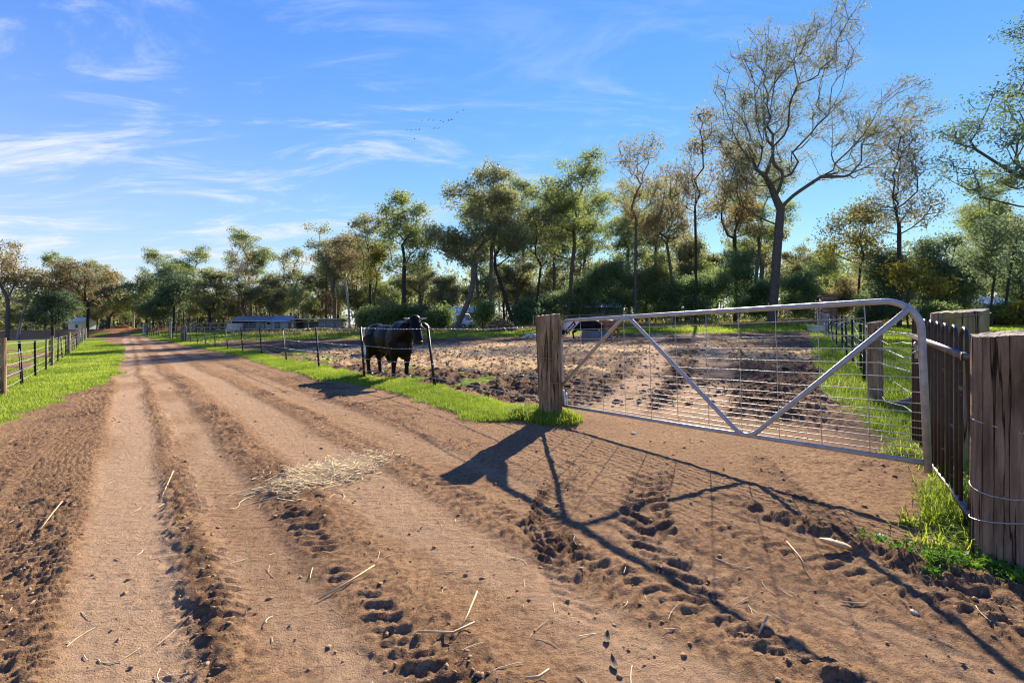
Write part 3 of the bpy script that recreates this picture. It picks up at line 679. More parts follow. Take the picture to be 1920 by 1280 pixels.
def barbed(pts, r, barb=0.0, every=0.12, seed=0):
    b = MB(); P = np.array(pts); b.tube(P, r, 5, False)
    if barb:
        rg = np.random.default_rng(seed)
        for a, c in zip(P[:-1], P[1:]):
            ln = np.linalg.norm(c - a)
            for k in range(int(ln / every)):
                m = a + (c - a) * (k + 0.5) / max(1, int(ln / every)); t = (c - a) / ln
                for q in range(2):
                    v = rg.normal(0, 1, 3); v -= t * np.dot(v, t); v /= np.linalg.norm(v)
                    b.tube([m - v * barb + t * 0.006 * q, m + v * barb + t * 0.006 * q], r * 0.85, 4, False)
    return b
def wires(parent, P, heights, r, mat, barb=(), seed=0, wob=0.008, name='wire', sag=0.02):
    off = np.array(parent.location)
    for j, h in enumerate(heights):
        pts = []
        for k in range(len(P) - 1):
            a = np.array(P[k]) + (0, 0, h); c = np.array(P[k + 1]) + (0, 0, h)
            q = rail(a, c, 5, wob, sag, seed + k * 7 + j); pts += list(q[:-1])
        pts.append(np.array(P[-1]) + (0, 0, h))
        pts = np.array(pts) - off + (0.0, -0.02, 0)
        near = [i for i in range(len(pts) - 1) if pts[i][1] + off[1] < 17]
        barbed(pts, r, 0.018 if j in barb else 0, 0.11, seed + j).build(name, mat, parent) if not near or j not in barb else barbed_mixed(pts, r, len(near) + 1, seed + j).build(name, mat, parent)
def barbed_mixed(pts, r, k, seed):
    b = barbed(pts[:k], r, 0.018, 0.11, seed)
    if k < len(pts): V, F = tube(pts[k - 1:], r, 5, False); b.add(V, F)
    return b

def build_right_fence():
    g = thing('picket_wire_fence', 'black steel picket and barbed wire fence between the track and the bull paddock', 'fence', (RF[0][0], RF[0][1], 0))
    off = np.array(g.location); rg = np.random.default_rng(3); P = [np.array([0.545, 6.62, Z0(0.545, 6.6)])]
    px = [816, 684, 598, 537, 491, 455, 427, 404, 385, 370, 358, 349, 332, 324, 317, 310, 304, 298, 293, 288, 284, 280, 276]
    for i, p in enumerate(px):
        q = on_line(RF, p); z = Z0(*q)
        o = link('star_picket', PICK, g, (q[0] - off[0], q[1] - off[1], z - 0.01 + rg.normal(0, 0.012)), (rg.normal(0, 0.02), -0.135 if i == 0 else -0.075 if i < 9 else rg.normal(-0.03, 0.02), rg.uniform(0, 6)))
        o.rotation_euler = (Matrix.Rotation(rg.normal(0, 0.02), 3, 'X') @ Matrix.Rotation(-0.125 if i == 0 else -0.085 if i < 9 else rg.normal(-0.03, 0.02), 3, 'Y') @ Matrix.Rotation(rg.uniform(0, 6), 3, 'Z')).to_euler()
        P.append(np.array([q[0] - (0.08 if i < 9 else 0.03), q[1], z]))
    for p, hh, m_, r in ((341, 1.45, M_POST, 0.15), (346, 1.30, M_POSTG, 0.10), (272, 1.55, M_POSTG, 0.14), (268, 1.5, M_TIMBERW, 0.10), (318, 1.6, M_POSTG, 0.09)):
        q = on_line(RF, p) if p > 272 else RF[-1] + np.array([-0.4 * (p < 272), 0.3])
        sh, tp = round_post(r, hh, m_, int(p)); o = link('wooden_post', sh, g, (q[0] - off[0], q[1] - off[1] + 0.1, Z0(*q))); link('cut_top', tp, o)
    P.append(np.array([RF[-1][0], RF[-1][1], Z0(*RF[-1])]))
    wires(g, P, (1.22, 0.80, 0.50, 0.22), 0.0048, M_WIRE, (0, 1, 2), 11)
build_right_fence()

def build_left_fence():
    A = np.array([-9.86, 9.07]); d = np.array([-0.8658, 1.0]) ; f = lambda y: np.array([-9.86 - 0.868 * (y - 9.07), y])
    g = thing('plain_wire_fence', 'plain wire fence on dark pickets and wooden posts along the left verge', 'fence', (A[0], A[1], 0))
    off = np.array(g.location); rg = np.random.default_rng(8); P = []
    q = f(6.9); P.append(np.array([q[0], q[1], Z0(*q)]))
    ys = [(9.07, 1), (11.3, 0), (13.4, 0), (15.8, 0), (17.6, 1), (19.9, 0), (21.9, 0), (24.0, 0), (25.6, 1), (26.6, 2), (28.6, 0), (30.6, 0), (32.8, 0), (35, 2), (37.3, 0), (39.6, 0), (42, 2), (44.5, 0), (47, 0), (50, 2), (53, 0), (56, 1)]
    for y, k in ys:
        q = f(y); z = Z0(*q)
        if k == 0:
            o = link('star_picket', PICK_S, g, (q[0] - off[0], q[1] - off[1], z), (rg.normal(0, 0.02), rg.normal(0, 0.02), rg.uniform(0, 6)))
        else:
            sh, tp = round_post(0.075 if k == 1 else 0.065, 1.12 if k == 1 else 1.2, M_POST if k == 1 else M_POSTG, int(y * 7)); o = link('wooden_post', sh, g, (q[0] - off[0], q[1] - off[1], z)); link('cut_top', tp, o)
        P.append(np.array([q[0], q[1], z]))
    wires(g, P, (1.02, 0.80, 0.58, 0.36, 0.14), 0.0062, M_GALV, (), 31, 0.004, sag=0.008)
    a = f(13.2); b = MB(); b.tube([(a[0] - off[0], a[1] - off[1], Z0(*a) + 0.38), (a[0] - off[0] + 0.05, a[1] - off[1] - 1.5, Z0(*a) + 0.0)], 0.022, 6); b.build('strut', M_PICKET, g)
build_left_fence()

def build_gateside_fence():
    g = thing('sagging_barbed_fence', 'sagging barbed wire fence running back from the gate towards the white bath', 'fence', (5.96, 7.7, 0))
    off = np.array(g.location); rg = np.random.default_rng(18); P = [np.array([3.8, 4.05, Z0(3.8, 4)])]
    for i, (x, y) in enumerate(GF[2:]):
        z = Z0(x, y)
        if i in (0, 5, 6):
            sh, tp = round_post(0.105 if i == 0 else 0.14, 1.33, M_POST if i == 0 else M_POSTG, 70 + i); o = link('wooden_post', sh, g, (x - off[0], y - off[1], z)); link('cut_top', tp, o)
        else:
            o = link('star_picket', PICK, g, (x - off[0], y - off[1], z)); o.rotation_euler = (rg.normal(0, 0.03), rg.normal(0, 0.03), rg.uniform(0, 6))
        P.append(np.array([x, y, z]))
    for x, y in ((8.7, 11.7), (11.2, 15.7), (14.1, 20.4), (17.3, 25.6)):
        o = link('star_picket', PICK, g, (x - off[0], y - off[1], Z0(x, y))); o.rotation_euler = (rg.normal(0, 0.04), rg.normal(0, 0.04), rg.uniform(0, 6))
    wires(g, P, (1.25, 1.08, 0.90, 0.70, 0.48, 0.25), 0.0036, M_GALV, (0, 2, 3), 51, 0.035, sag=0.06)
    for i, (x, y) in enumerate(((10.2, 14.2), (13.4, 19.3), (16.4, 24.3))):
        b = MB(); P2 = []; rr = np.random.default_rng(90 + i)
        for k in range(70): a = k * 0.5; P2.append((x - off[0] + 0.25 * math.sin(k * 0.13) + 0.34 * math.cos(a), y - off[1] + 0.9 * (k / 70 - 0.5), Z0(x, y) + 0.75 + 0.42 * math.sin(a) + rr.normal(0, 0.03)))
        b.tube(P2, 0.004, 4, False); b.build('wire_coil', M_GALV, g)
    lg = MB(); lg.tube([(0, 0, 0.05), (0.35, 0.1, 0.12), (0.75, 0.2, 0.2)], [0.075, 0.085, 0.07], 12); lz = Z0(5.9, 7.0)
    o = lg.build('fallen_log', M_LOG, None, True, (5.75, 7.05, lz)); tag(o, 'short brown log lying in grass at the foot of the wire fence', 'log')
build_gateside_fence()

# ------------------------------------------------------------------ cattle
def remeshed(b, voxel, smooth_it, name, mat):
    me = b.mesh(name, mat); o = bpy.data.objects.new('tmp', me); COL.objects.link(o)
    r = o.modifiers.new('r', 'REMESH'); r.mode = 'VOXEL'; r.voxel_size = voxel; r.use_smooth_shade = True
    s = o.modifiers.new('s', 'SMOOTH'); s.iterations = smooth_it; s.factor = 0.5
    dg = bpy.context.evaluated_depsgraph_get(); ev = o.evaluated_get(dg)
    out = bpy.data.meshes.new_from_object(ev, preserve_all_data_layers=False, depsgraph=dg); out.name = name
    bpy.data.objects.remove(o)
    out.materials.clear(); out.materials.append(mat)
    out.polygons.foreach_set('use_smooth', np.ones(len(out.polygons), bool)); out.update()
    return out
def cow(name, label, x, y, rz, scale, hide, bull=False, graze=0.0, face=None, head_yaw=0.0, voxel=0.022, seed=0):
    root = thing(name, label, 'bull' if bull else 'cow', (x, y, (zg(x, y) - 0.015 if bull else zd(x, y) - 0.02)), rz)
    root.scale = (scale, scale * (0.93 if bull else 1), scale * (1.05 if bull else 1))
    b = MB(); rg = np.random.default_rng(seed)
    E = b.ell
    E((0.42, 0, 0.88), (0.42, 0.285, 0.37), 20, 14); E((-0.05, 0, 0.89), (0.62, 0.305, 0.335), 20, 14); E((-0.58, 0, 0.95), (0.40, 0.275, 0.315), 20, 14)
    E((-0.2, 0, 1.06), (0.85, 0.20, 0.17), 18, 12); E((0.70, 0, 0.74), (0.22, 0.20, 0.30), 16, 12); E((0.52, 0, 1.13), (0.34, 0.19, 0.19 if bull else 0.15), 16, 12)
    E((-0.80, 0, 1.05), (0.18, 0.23, 0.17), 16, 12); E((0.30, 0, 0.66), (0.42, 0.19, 0.14), 16, 10); E((-0.25, 0, 0.70), (0.40, 0.20, 0.14), 16, 10)
    hz = 1.24 - graze * 0.75; hx = (1.14 if bull else 1.02) + graze * 0.18
    nk = [(0.52, 0, 1.02), (0.75, 0, 1.06 - graze * 0.15), (hx - 0.08, 0.04 * math.sin(head_yaw), hz - 0.02)]
    b.tube(nk, [0.30, 0.26, 0.185], 18)
    if bull: E((0.72, 0, 0.90), (0.17, 0.12, 0.34), 14, 10)
    cy, sy = math.cos(head_yaw), math.sin(head_yaw); Rz = np.array([[cy, -sy, 0], [sy, cy, 0], [0, 0, 1]])
    pitch = -0.95 - graze * 0.3; cp, sp = math.cos(pitch), math.sin(pitch); Ry = np.array([[cp, 0, -sp], [0, 1, 0], [sp, 0, cp]])
    RH = Rz @ Ry; HC = np.array([hx, 0, hz]); HS = 1.16 if bull else 1.0
    def hp(v): return HC + RH @ (np.array(v) * HS)
    sc3 = lambda *v: tuple(q * HS for q in v)
    E(hp((0.02, 0, 0.0)), sc3(0.17, 0.140, 0.135), 16, 12, RH); b.tube([hp((0.0, 0, 0.0)), hp((0.17, 0, 0.005)), hp((0.31, 0, 0.0))], [0.142 * HS, 0.112 * HS, 0.096 * HS], 16)
    E(hp((0.335, 0, -0.005)), sc3(0.085, 0.106, 0.088), 14, 10, RH); E(hp((0.12, 0, -0.09)), sc3(0.18, 0.090, 0.075), 14, 10, RH)
    E(hp((-0.09, 0, 0.06)), sc3(0.10, 0.125, 0.09), 12, 10, RH)
    for sd in (-1, 1): E(hp((0.09, sd * 0.105, 0.055)), sc3(0.05, 0.035, 0.04), 10, 8, RH)
    EARS = []
    for sd in (-1, 1):
        EN = MB(); EARS.append(EN)
        ea = [hp((-0.02, sd * 0.11, 0.0)), hp((-0.02, sd * 0.20, -0.005)), hp((0.00, sd * 0.28, -0.03)), hp((0.03, sd * 0.35, -0.06))]
        rr_ = (0.032, 0.062, 0.058, 0.012)
        u_ = RH @ np.array([1.0, 0, 0]); w_ = RH @ np.array([0, 0, 1.0]); V_ = []
        for p_, q_ in zip(ea, rr_):
            for k_ in range(10): t_ = k_ * math.pi / 5; V_.append(p_ + u_ * q_ * math.cos(t_) * HS + w_ * q_ * 0.28 * math.sin(t_) * HS)
        EN.add(V_, [(j_ * 10 + k_, j_ * 10 + (k_ + 1) % 10, (j_ + 1) * 10 + (k_ + 1) % 10, (j_ + 1) * 10 + k_) for j_ in range(3) for k_ in range(10)] + [tuple(range(9, -1, -1)), tuple(range(30, 40))])
    def leg(P, R): b.tube(P, R, 14)
    ph = rg.uniform(-0.05, 0.05, 4)
    for sd, dx in ((-1, ph[0]), (1, ph[1])):
        yy = sd * 0.19
        leg([(0.50, yy * 0.9, 0.85), (0.53, yy, 0.62), (0.55 + dx, yy, 0.40), (0.53 + dx, yy, 0.25), (0.54 + dx, yy, 0.11), (0.57 + dx, yy, 0.045), (0.585 + dx, yy, 0.0)], [0.19, 0.125, 0.074, 0.056, 0.056, 0.066, 0.074])
    for sd, dx in ((-1, ph[2]), (1, ph[3])):
        yy = sd * 0.19
        leg([(-0.60, yy * 0.8, 0.92), (-0.50, yy, 0.70), (-0.60, yy, 0.56), (-0.76 + dx, yy, 0.42), (-0.73 + dx, yy, 0.26), (-0.70 + dx, yy, 0.11), (-0.66 + dx, yy, 0.045), (-0.645 + dx, yy, 0.0)], [0.25, 0.18, 0.115, 0.070, 0.052, 0.055, 0.066, 0.073])
    if bull:
        b.tube([(-0.02, 0, 0.52), (0.0, 0, 0.44), (0.03, 0, 0.34)], [0.12, 0.075, 0.045], 12)
        b.tube([(-0.50, 0, 0.62), (-0.50, 0, 0.47), (-0.50, 0, 0.40)], [0.09, 0.085, 0.06], 12)
    bm_ = remeshed(b, voxel, 22 if bull else 8, 'body', hide); body = link('body', bm_, root); [q_.build('ear', hide, root, True) for q_ in EARS]
    if bull:                                                     # short coat: fine hairs lying back over the hide
        nv = len(bm_.vertices); co = np.zeros(nv * 3, np.float32); no_ = np.zeros(nv * 3, np.float32); bm_.vertices.foreach_get('co', co); bm_.vertices.foreach_get('normal', no_); co = co.reshape(-1, 3); no_ = no_.reshape(-1, 3)
        ii = rg.integers(0, nv, 15000); p_ = co[ii] + rg.normal(0, 0.008, (len(ii), 3)); n_ = no_[ii]; dirn = np.array([-0.75, 0, -0.55]) + rg.normal(0, 0.35, (len(ii), 3)); dirn = dirn - n_ * (dirn * n_).sum(1)[:, None]; dirn /= np.linalg.norm(dirn, axis=1)[:, None] + 1e-9
        dirn = dirn + n_ * rg.uniform(0.15, 0.5, (len(ii), 1)); sd_ = np.cross(dirn, n_); sd_ /= np.linalg.norm(sd_, axis=1)[:, None] + 1e-9; l_ = rg.uniform(0.008, 0.02, (len(ii), 1)); p_ = p_ - n_ * 0.006
        Vh = np.stack([p_ - sd_ * 0.0022, p_ + sd_ * 0.0022, p_ + dirn * l_], 1).reshape(-1, 3); link('coat', mesh_from('coat', Vh, np.arange(len(Vh)).reshape(-1, 3), M_COAT), root)['kind'] = 'stuff'
        pt = MB()
        for _ in range(110):
            q_ = np.array([rg.normal(-0.07, 0.05), rg.normal(0, 0.06), 0.10 + rg.uniform(-0.03, 0.0)]); d_ = rg.normal(0, 0.03, 3); pt.tube([hp(q_), hp(q_ + d_ * 0.6 + (0.01, 0, 0.02)), hp(q_ + d_ + (0.04, 0, 0.005))], [0.005, 0.004, 0.001], 3, False)
        pt.build('forelock', M_COAT, root)['kind'] = 'stuff'
    t = MB(); t.tube([(-0.93, 0, 1.10), (-1.01, 0, 0.98), (-1.02, 0, 0.78), (-1.0, 0.01, 0.58), (-0.99, 0.015, 0.48), (-0.985, 0.02, 0.30)], [0.04, 0.032, 0.024, 0.022, 0.045, 0.012], 10); t.build('tail', hide, root, True)
    for sd in (-1, 1):
        e = MB(); e.ell(hp((0.095, sd * 0.128, 0.060)), (0.022 * HS, 0.017 * HS, 0.020 * HS), 10, 8, RH); e.build('eye', M_EYE, root, True)
        if bull:
            h = MB(); h.tube([hp((-0.11, sd * 0.10, 0.04)), hp((-0.115, sd * 0.16, 0.045)), hp((-0.115, sd * 0.215, 0.06)), hp((-0.11, sd * 0.24, 0.075))], [0.030, 0.026, 0.018, 0.007], 10); h.build('horn', M_HORN, root, True)
    nb = MB(); nb.ell(hp((0.398, 0, 0.018)), (0.034 * HS, 0.084 * HS, 0.055 * HS), 14, 10, RH); no = nb.build('nose', M_NOSE, root, True)
    for sd in (-1, 1):
        q = MB(); q.ell(hp((0.424, sd * 0.042, 0.030)), (0.012, 0.018, 0.014), 8, 6, RH); q.build('nostril', M_HOLE_SHADE, no, True)
    for cx_, cy_, i in ((0.585, -0.19, 0), (0.585, 0.19, 1), (-0.645, -0.19, 2), (-0.645, 0.19, 3)):
        q = MB(); q.tube([(cx_ + ph[i], cy_, 0.075), (cx_ + ph[i] + 0.01, cy_, 0.0)], [0.074, 0.084], 12); q.build('hoof', M_HOOF, root, True)
    if face:
        q = MB(); q.tube([hp((-0.14, 0, 0.035)), hp((0.0, 0, 0.028)), hp((0.17, 0, 0.02)), hp((0.32, 0, 0.012)), hp((0.39, 0, 0.0))], [0.10, 0.144, 0.118, 0.104, 0.08], 14); q.build('white_face', face, root, True)
    return root
cow('bull', 'black bull with short horns behind the wire fence, looking at the camera', -3.08, 11.75, math.radians(-45), 1.02, M_HIDE, True, 0.03, None, -0.28, 0.018, 2)
cow('cow', 'black cow feeding at the concrete trough beyond the gate', GX(1096, 31.0), 31.0, math.radians(-8), 1.0, M_HIDE, False, 0.55, None, 0.0, 0.03, 5)
cow('cow', 'red cow with a white face at the concrete trough beyond the gate', GX(1141, 32.5), 32.5, math.radians(180 + 35), 1.0, M_HIDER, False, 0.35, M_PALE, 0.0, 0.03, 6)
def build_trough():
    x, y = GX(1118, 29.5), 29.5
    b = MB(); w, d, h = 1.7, 0.8, 0.62
    V = [(-w/2, -d/2, -.1), (w/2, -d/2, -.1), (w/2, d/2, -.1), (-w/2, d/2, -.1), (-w/2, -d/2, h), (w/2, -d/2, h), (w/2, d/2, h), (-w/2, d/2, h)]
    k = 0.09; V += [(-w/2+k, -d/2+k, h), (w/2-k, -d/2+k, h), (w/2-k, d/2-k, h), (-w/2+k, d/2-k, h), (-w/2+k, -d/2+k, .2), (w/2-k, -d/2+k, .2), (w/2-k, d/2-k, .2), (-w/2+k, d/2-k, .2)]
    F = [(0, 1, 5, 4), (1, 2, 6, 5), (2, 3, 7, 6), (3, 0, 4, 7), (4, 5, 9, 8), (5, 6, 10, 9), (6, 7, 11, 10), (7, 4, 8, 11), (8, 9, 13, 12), (9, 10, 14, 13), (10, 11, 15, 14), (11, 8, 12, 15), (12, 13, 14, 15)]
    b.add(V, F); o = b.build('water_trough', M_CONC, None, False, (x, y, Z0(x, y)), (0, 0, 0.1)); tag(o, 'grey concrete trough the two cows feed at', 'trough')
build_trough()
def build_bath():
    x, y = GX(1535, 34.0), 34.0; z = Z0(x, y)
    g = thing('bathtub', 'old white bathtub used as a water trough by the wire fence', 'bathtub', (x, y, z), 0.05)
    n = 28; a = np.arange(n) * 2 * math.pi / n
    def ring(rx, ry, zz): c = np.cos(a); s = np.sin(a); e = 0.55; return np.stack([rx * np.sign(c) * np.abs(c) ** e, ry * np.sign(s) * np.abs(s) ** e, np.full(n, zz)], 1)
    R = [ring(0.62, 0.26, 0.0), ring(0.70, 0.33, 0.1), ring(0.76, 0.36, 0.44), ring(0.84, 0.42, 0.46), ring(0.84, 0.42, 0.50), ring(0.74, 0.33, 0.50), ring(0.66, 0.28, 0.16), ring(0.3, 0.12, 0.13)]
    F = [(j * n + i, j * n + (i + 1) % n, (j + 1) * n + (i + 1) % n, (j + 1) * n + i) for j in range(7) for i in range(n)] + [tuple(7 * n + i for i in range(n))]
    link('tub', mesh_from('tub', np.concatenate(R), F, M_WHITE, False), g)
    b = MB(); b.tube([(0.55, 0, 0.5), (0.55, 0, 0.58), (0.48, 0, 0.6)], 0.02, 8); b.build('tap', M_GALV, g)
build_bath()
def build_feeder():
    x, y = -5.35, 20.3; z = Z0(x, y)
    g = thing('hay_feeder', 'round galvanised hay feeder ring behind the bull', 'hay feeder', (x, y, z)); R = 1.02; n = 16
    a = np.linspace(0, 2 * math.pi, 49)
    b = MB(); k = 48; V = [(R * math.cos(t), R * math.sin(t), zz) for zz in (0.02, 0.5) for t in a[:-1]]; b.add(V, [(i, (i + 1) % k, (i + 1) % k + k, i + k) for i in range(k)]); b.build('skirt', M_TINW, g)
    for zz in (0.03, 0.5):
        b = MB(); b.tube([((R + 0.01) * math.cos(t), (R + 0.01) * math.sin(t), zz) for t in a], 0.02, 6, False); b.build('ring_rail', M_GALV, g, True)
    for i in range(n):
        t0 = 2 * math.pi * i / n; w = 0.13
        P = [(t0 - w, 0.5), (t0 - w, 1.0)] + [(t0 + w * math.cos(q), 1.0 + 0.16 * math.sin(q)) for q in np.linspace(math.pi, 0, 7)] + [(t0 + w, 1.0), (t0 + w, 0.5)]
        b = MB(); b.tube([(R * math.cos(t), R * math.sin(t), zz) for t, zz in P], 0.016, 6); b.build('hoop', M_GALV, g, True)
build_feeder()

# ------------------------------------------------------------------ far buildings and yards
def ribbed(b, p00, p10, p01, p11, n, depth):
    """a ribbed sheet between four corners (ribs run from edge 0 to edge 1)"""
    p00, p10, p01, p11 = map(np.array, (p00, p10, p01, p11)); nrm = np.cross(p10 - p00, p01 - p00); nrm /= np.linalg.norm(nrm)
    V = []; k = 2 * n + 1
    for i in range(k):
        t = i / (k - 1); o = nrm * (depth if i % 2 else 0)
        V += [p00 + (p10 - p00) * t + o, p01 + (p11 - p01) * t + o]
    b.add(V, [(2 * i, 2 * i + 2, 2 * i + 3, 2 * i + 1) for i in range(k - 1)])
def roofed_shed(name, label, cx, cy, rz, w, d, hw, hr, wall, roof, cat='shed', doors=(), windows=(), eave=0.35, skill=False, open_bays=0):
    g = thing(name, label, cat, (cx, cy, Z0(cx, cy) - 0.05), rz)
    h2 = hw if not skill else hr
    b = MB()
    def panel(x0, x1): b.add([(x0, -d/2, 0), (x1, -d/2, 0), (x1, -d/2, hw), (x0, -d/2, hw)], [(0, 1, 2, 3)])
    panel(-w/2 + (w * 0.5 if open_bays else 0), w/2)
    b.add([(-w/2, d/2, 0), (w/2, d/2, 0), (w/2, d/2, h2), (-w/2, d/2, h2)], [(3, 2, 1, 0)])
    for sx in (-1, 1):
        pts = [(sx * w/2, -d/2, 0), (sx * w/2, d/2, 0), (sx * w/2, d/2, h2)] + ([] if skill else [(sx * w/2, 0, hr)]) + [(sx * w/2, -d/2, hw)]
        b.add(pts, [tuple(range(len(pts)))])
    b.build('wall', wall, g)
    r = MB(); n = int(w / 0.5); e = eave
    if skill: ribbed(r, (-w/2-e, -d/2-e, hw+0.05), (w/2+e, -d/2-e, hw+0.05), (-w/2-e, d/2+e, h2+0.1), (w/2+e, d/2+e, h2+0.1), n, 0.04)
    else:
        dz = (hr - hw) / (d / 2) * e
        ribbed(r, (-w/2-e, -d/2-e, hw-dz+0.06), (w/2+e, -d/2-e, hw-dz+0.06), (-w/2-e, 0, hr+0.06), (w/2+e, 0, hr+0.06), n, 0.04)
        ribbed(r, (-w/2-e, 0, hr+0.06), (w/2+e, 0, hr+0.06), (-w/2-e, d/2+e, hw-dz+0.06), (w/2+e, d/2+e, hw-dz+0.06), n, 0.04)
    ro = r.build('roof', roof, g)
    q = MB(); q.box((0, -d/2-e-0.05, hw + 0.0), (w + 2 * e, 0.1, 0.12)); q.build('gutter', M_TINW, ro)
    for i in range(open_bays):
        q = MB(); q.box((-w/2 + i * w * 0.5 / open_bays + 0.1, -d/2, hw/2), (0.14, 0.14, hw)); q.build('upright', M_POST, g)
    for x0, ww, hh in doors:
        q = MB(); q.box((x0, -d/2 - 0.03, hh/2), (ww, 0.06, hh)); q.build('door', M_TINR, g)
    for x0, z0, ww, hh in windows:
        q = MB(); q.box((x0, -d/2 - 0.02, z0), (ww + 0.12, 0.05, hh + 0.12)); wo = q.build('window', M_WHITE, g); q = MB(); q.box((x0, -d/2 - 0.05, z0), (ww, 0.02, hh)); q.build('pane', M_GLASS, wo)
    return g
roofed_shed('farm_shed', 'low tin shed with a blue-grey roof and open bays behind the yards', GX(490, 72), 72.5, 0.08, 7.0, 4.6, 1.45, 2.15, M_WALL, M_TIN, windows=((1.8, 1.15, 0.5, 0.4),), doors=((0.9, 0.8, 1.5),), open_bays=3)
roofed_shed('lean_to_shed', 'small tin lean-to with a blue-grey roof at the right end of the farm shed', GX(534, 71), 71.2, -0.05, 2.5, 3.0, 1.35, 2.15, M_WALL, M_TIN, doors=((-0.4, 0.8, 1.4),))
roofed_shed('animal_shelter', 'long low grey shelter with a dark flat roof right of the farm shed', GX(598, 68), 69.0, 0.0, 6.8, 2.6, 1.6, 1.35, M_TIMBER, M_TINR, skill=True, eave=0.2, doors=((0.6, 1.0, 1.25), (2.1, 0.8, 1.25)), open_bays=2)
roofed_shed('house', 'long low house with a pale tin roof behind the white van', GX(838, 66), 67, 0.0, 8.6, 7, 2.1, 2.9, M_WALLG, M_TINW, 'house', windows=((-2.6, 1.4, 1.2, 1.0), (2.6, 1.4, 1.2, 1.0)), doors=((0.2, 0.9, 2.0),))
roofed_shed('barn', 'long white-roofed barn behind the dark bushes beyond the gate', GX(1092, 76), 78, 0.0, 12.0, 9, 2.5, 3.9, M_WALLG, M_WHITE, 'barn', doors=((-2, 2.4, 2.3), (2, 2.4, 2.3)))
roofed_shed('white_shed', 'small white shed at the far end of the left fence', GX(146, 78), 79, -0.25, 2.9, 2.6, 1.9, 2.6, M_WHITE, M_TINW, windows=((0.5, 1.2, 0.6, 0.5),))
roofed_shed('cream_shed', 'pale cream shed among trees beyond the right-hand paddock', GX(1862, 62), 64, 0.0, 4.6, 3.5, 1.9, 2.9, M_TIMBERW, M_TINW)

def build_van():
    Y = 58.0; x = GX(858, Y); z = Z0(x, Y)
    g = thing('parked_van', 'white van parked among trees in front of the low house', 'van', (x, Y, z), math.radians(-28))
    b = MB(); prof = [(-2.2, 0.35), (2.1, 0.35), (2.25, 0.6), (2.2, 0.95), (1.75, 1.12), (1.15, 1.85), (0.9, 1.98), (-2.0, 1.98), (-2.2, 1.85)]
    b.prism(prof, -0.85, 0.85); b.build('body', M_WHITE, g)
    q = MB(); q.add([(1.76, -0.74, 1.14), (1.76, 0.74, 1.14), (1.20, 0.68, 1.82), (1.20, -0.68, 1.82)], [(0, 1, 2, 3)]); P = q.V[0]; P[:, 0] += 0.03; q.build('windscreen', M_GLASS, g)
    for sd in (-1, 1):
        q = MB(); q.add([(0.35, sd * 0.856, 1.15), (1.45, sd * 0.856, 1.15), (1.02, sd * 0.856, 1.75), (0.35, sd * 0.856, 1.75)], [(0, 1, 2, 3)]); q.build('side_window', M_GLASS, g)
        q = MB(); q.box((2.2, sd * 0.62, 0.82), (0.12, 0.30, 0.18)); q.build('headlight', M_TINW, g)
        for xx in (-1.4, 1.45):
            q = MB(); q.tube([(xx, sd * 0.72, 0.33), (xx, sd * 0.90, 0.33)], 0.33, 16); wv = q.build('wheel', M_TYRE, g); q = MB(); q.tube([(xx, sd * 0.895, 0.33), (xx, sd * 0.91, 0.33)], 0.19, 12); q.build('rim', M_GALV, wv)
    q = MB(); q.box((2.24, 0, 0.48), (0.16, 1.7, 0.2)); q.build('bumper', M_BLACK, g)
build_van()

def timber_fence(name, label, pts, rails, h, mat, every=2.2, rw=0.16):
    g = thing(name, label, 'fence', (pts[0][0], pts[0][1], 0)); off = np.array(pts[0] + (0,))
    for a, c in zip(pts[:-1], pts[1:]):
        a = np.array(a); c = np.array(c); ln = np.linalg.norm(c - a); n = max(1, round(ln / every)); ang = math.atan2(c[1] - a[1], c[0] - a[0])
        for i in range(n + (1 if np.allclose(c, pts[-1]) else 0)):
            p = a + (c - a) * i / n; z = Z0(*p); b = MB(); b.box((0, 0, h / 2 - 0.1), (0.15, 0.15, h + 0.35)); b.build('post', M_POSTG, g, False, (p[0] - off[0], p[1] - off[1], z))
        for i in range(n):
            p = a + (c - a) * i / n; q = a + (c - a) * (i + 1) / n
            for k in range(rails):
                zz = 0.25 + (h - 0.3) * k / max(1, rails - 1); P0 = np.array([p[0] - off[0], p[1] - off[1], Z0(*p) + zz]); P1 = np.array([q[0] - off[0], q[1] - off[1], Z0(*q) + zz])
                b = MB(); dd = P1 - P0; l2 = np.linalg.norm(dd); b.box((0, 0, 0), (l2, 0.04, rw)); o = b.build('rail', mat, g, False, (P0 + P1) / 2 + np.array([math.sin(ang) * 0.1, -math.cos(ang) * 0.1, 0]))
                o.rotation_euler = (0, -math.asin(dd[2] / l2), ang)
timber_fence('stockyard_fence', 'grey timber rail stockyard fence in front of the farm shed', [(GX(352, 70), 70.0), (GX(425, 64), 64.0)], 3, 1.3, M_TIMBER)
timber_fence('loading_panel', 'pale timber stockyard panel at the left of the farm shed', [(GX(426, 63), 63.0), (GX(455, 63), 63.0)], 4, 1.15, M_TIMBERW, 1.7, 0.24)
timber_fence('yard_rails', 'weathered timber yard rails right of the pale panel', [(GX(457, 63.3), 63.3), (GX(492, 63.5), 63.5)], 4, 1.15, M_TIMBER, 2.1)
timber_fence('shelter_fence', 'thin timber posts and rails along the front of the low grey shelter', [(GX(548, 63.5), 63.5), (GX(640, 64.0), 64.0)], 2, 1.3, M_TIMBER, 1.9, 0.08)
timber_fence('bush_rail_fence', 'dark timber rail fence under the bushes behind the two cows', [(GX(1000, 54), 54.0), (GX(1260, 54), 54.0)], 2, 1.5, M_POST, 2.6, 0.12)

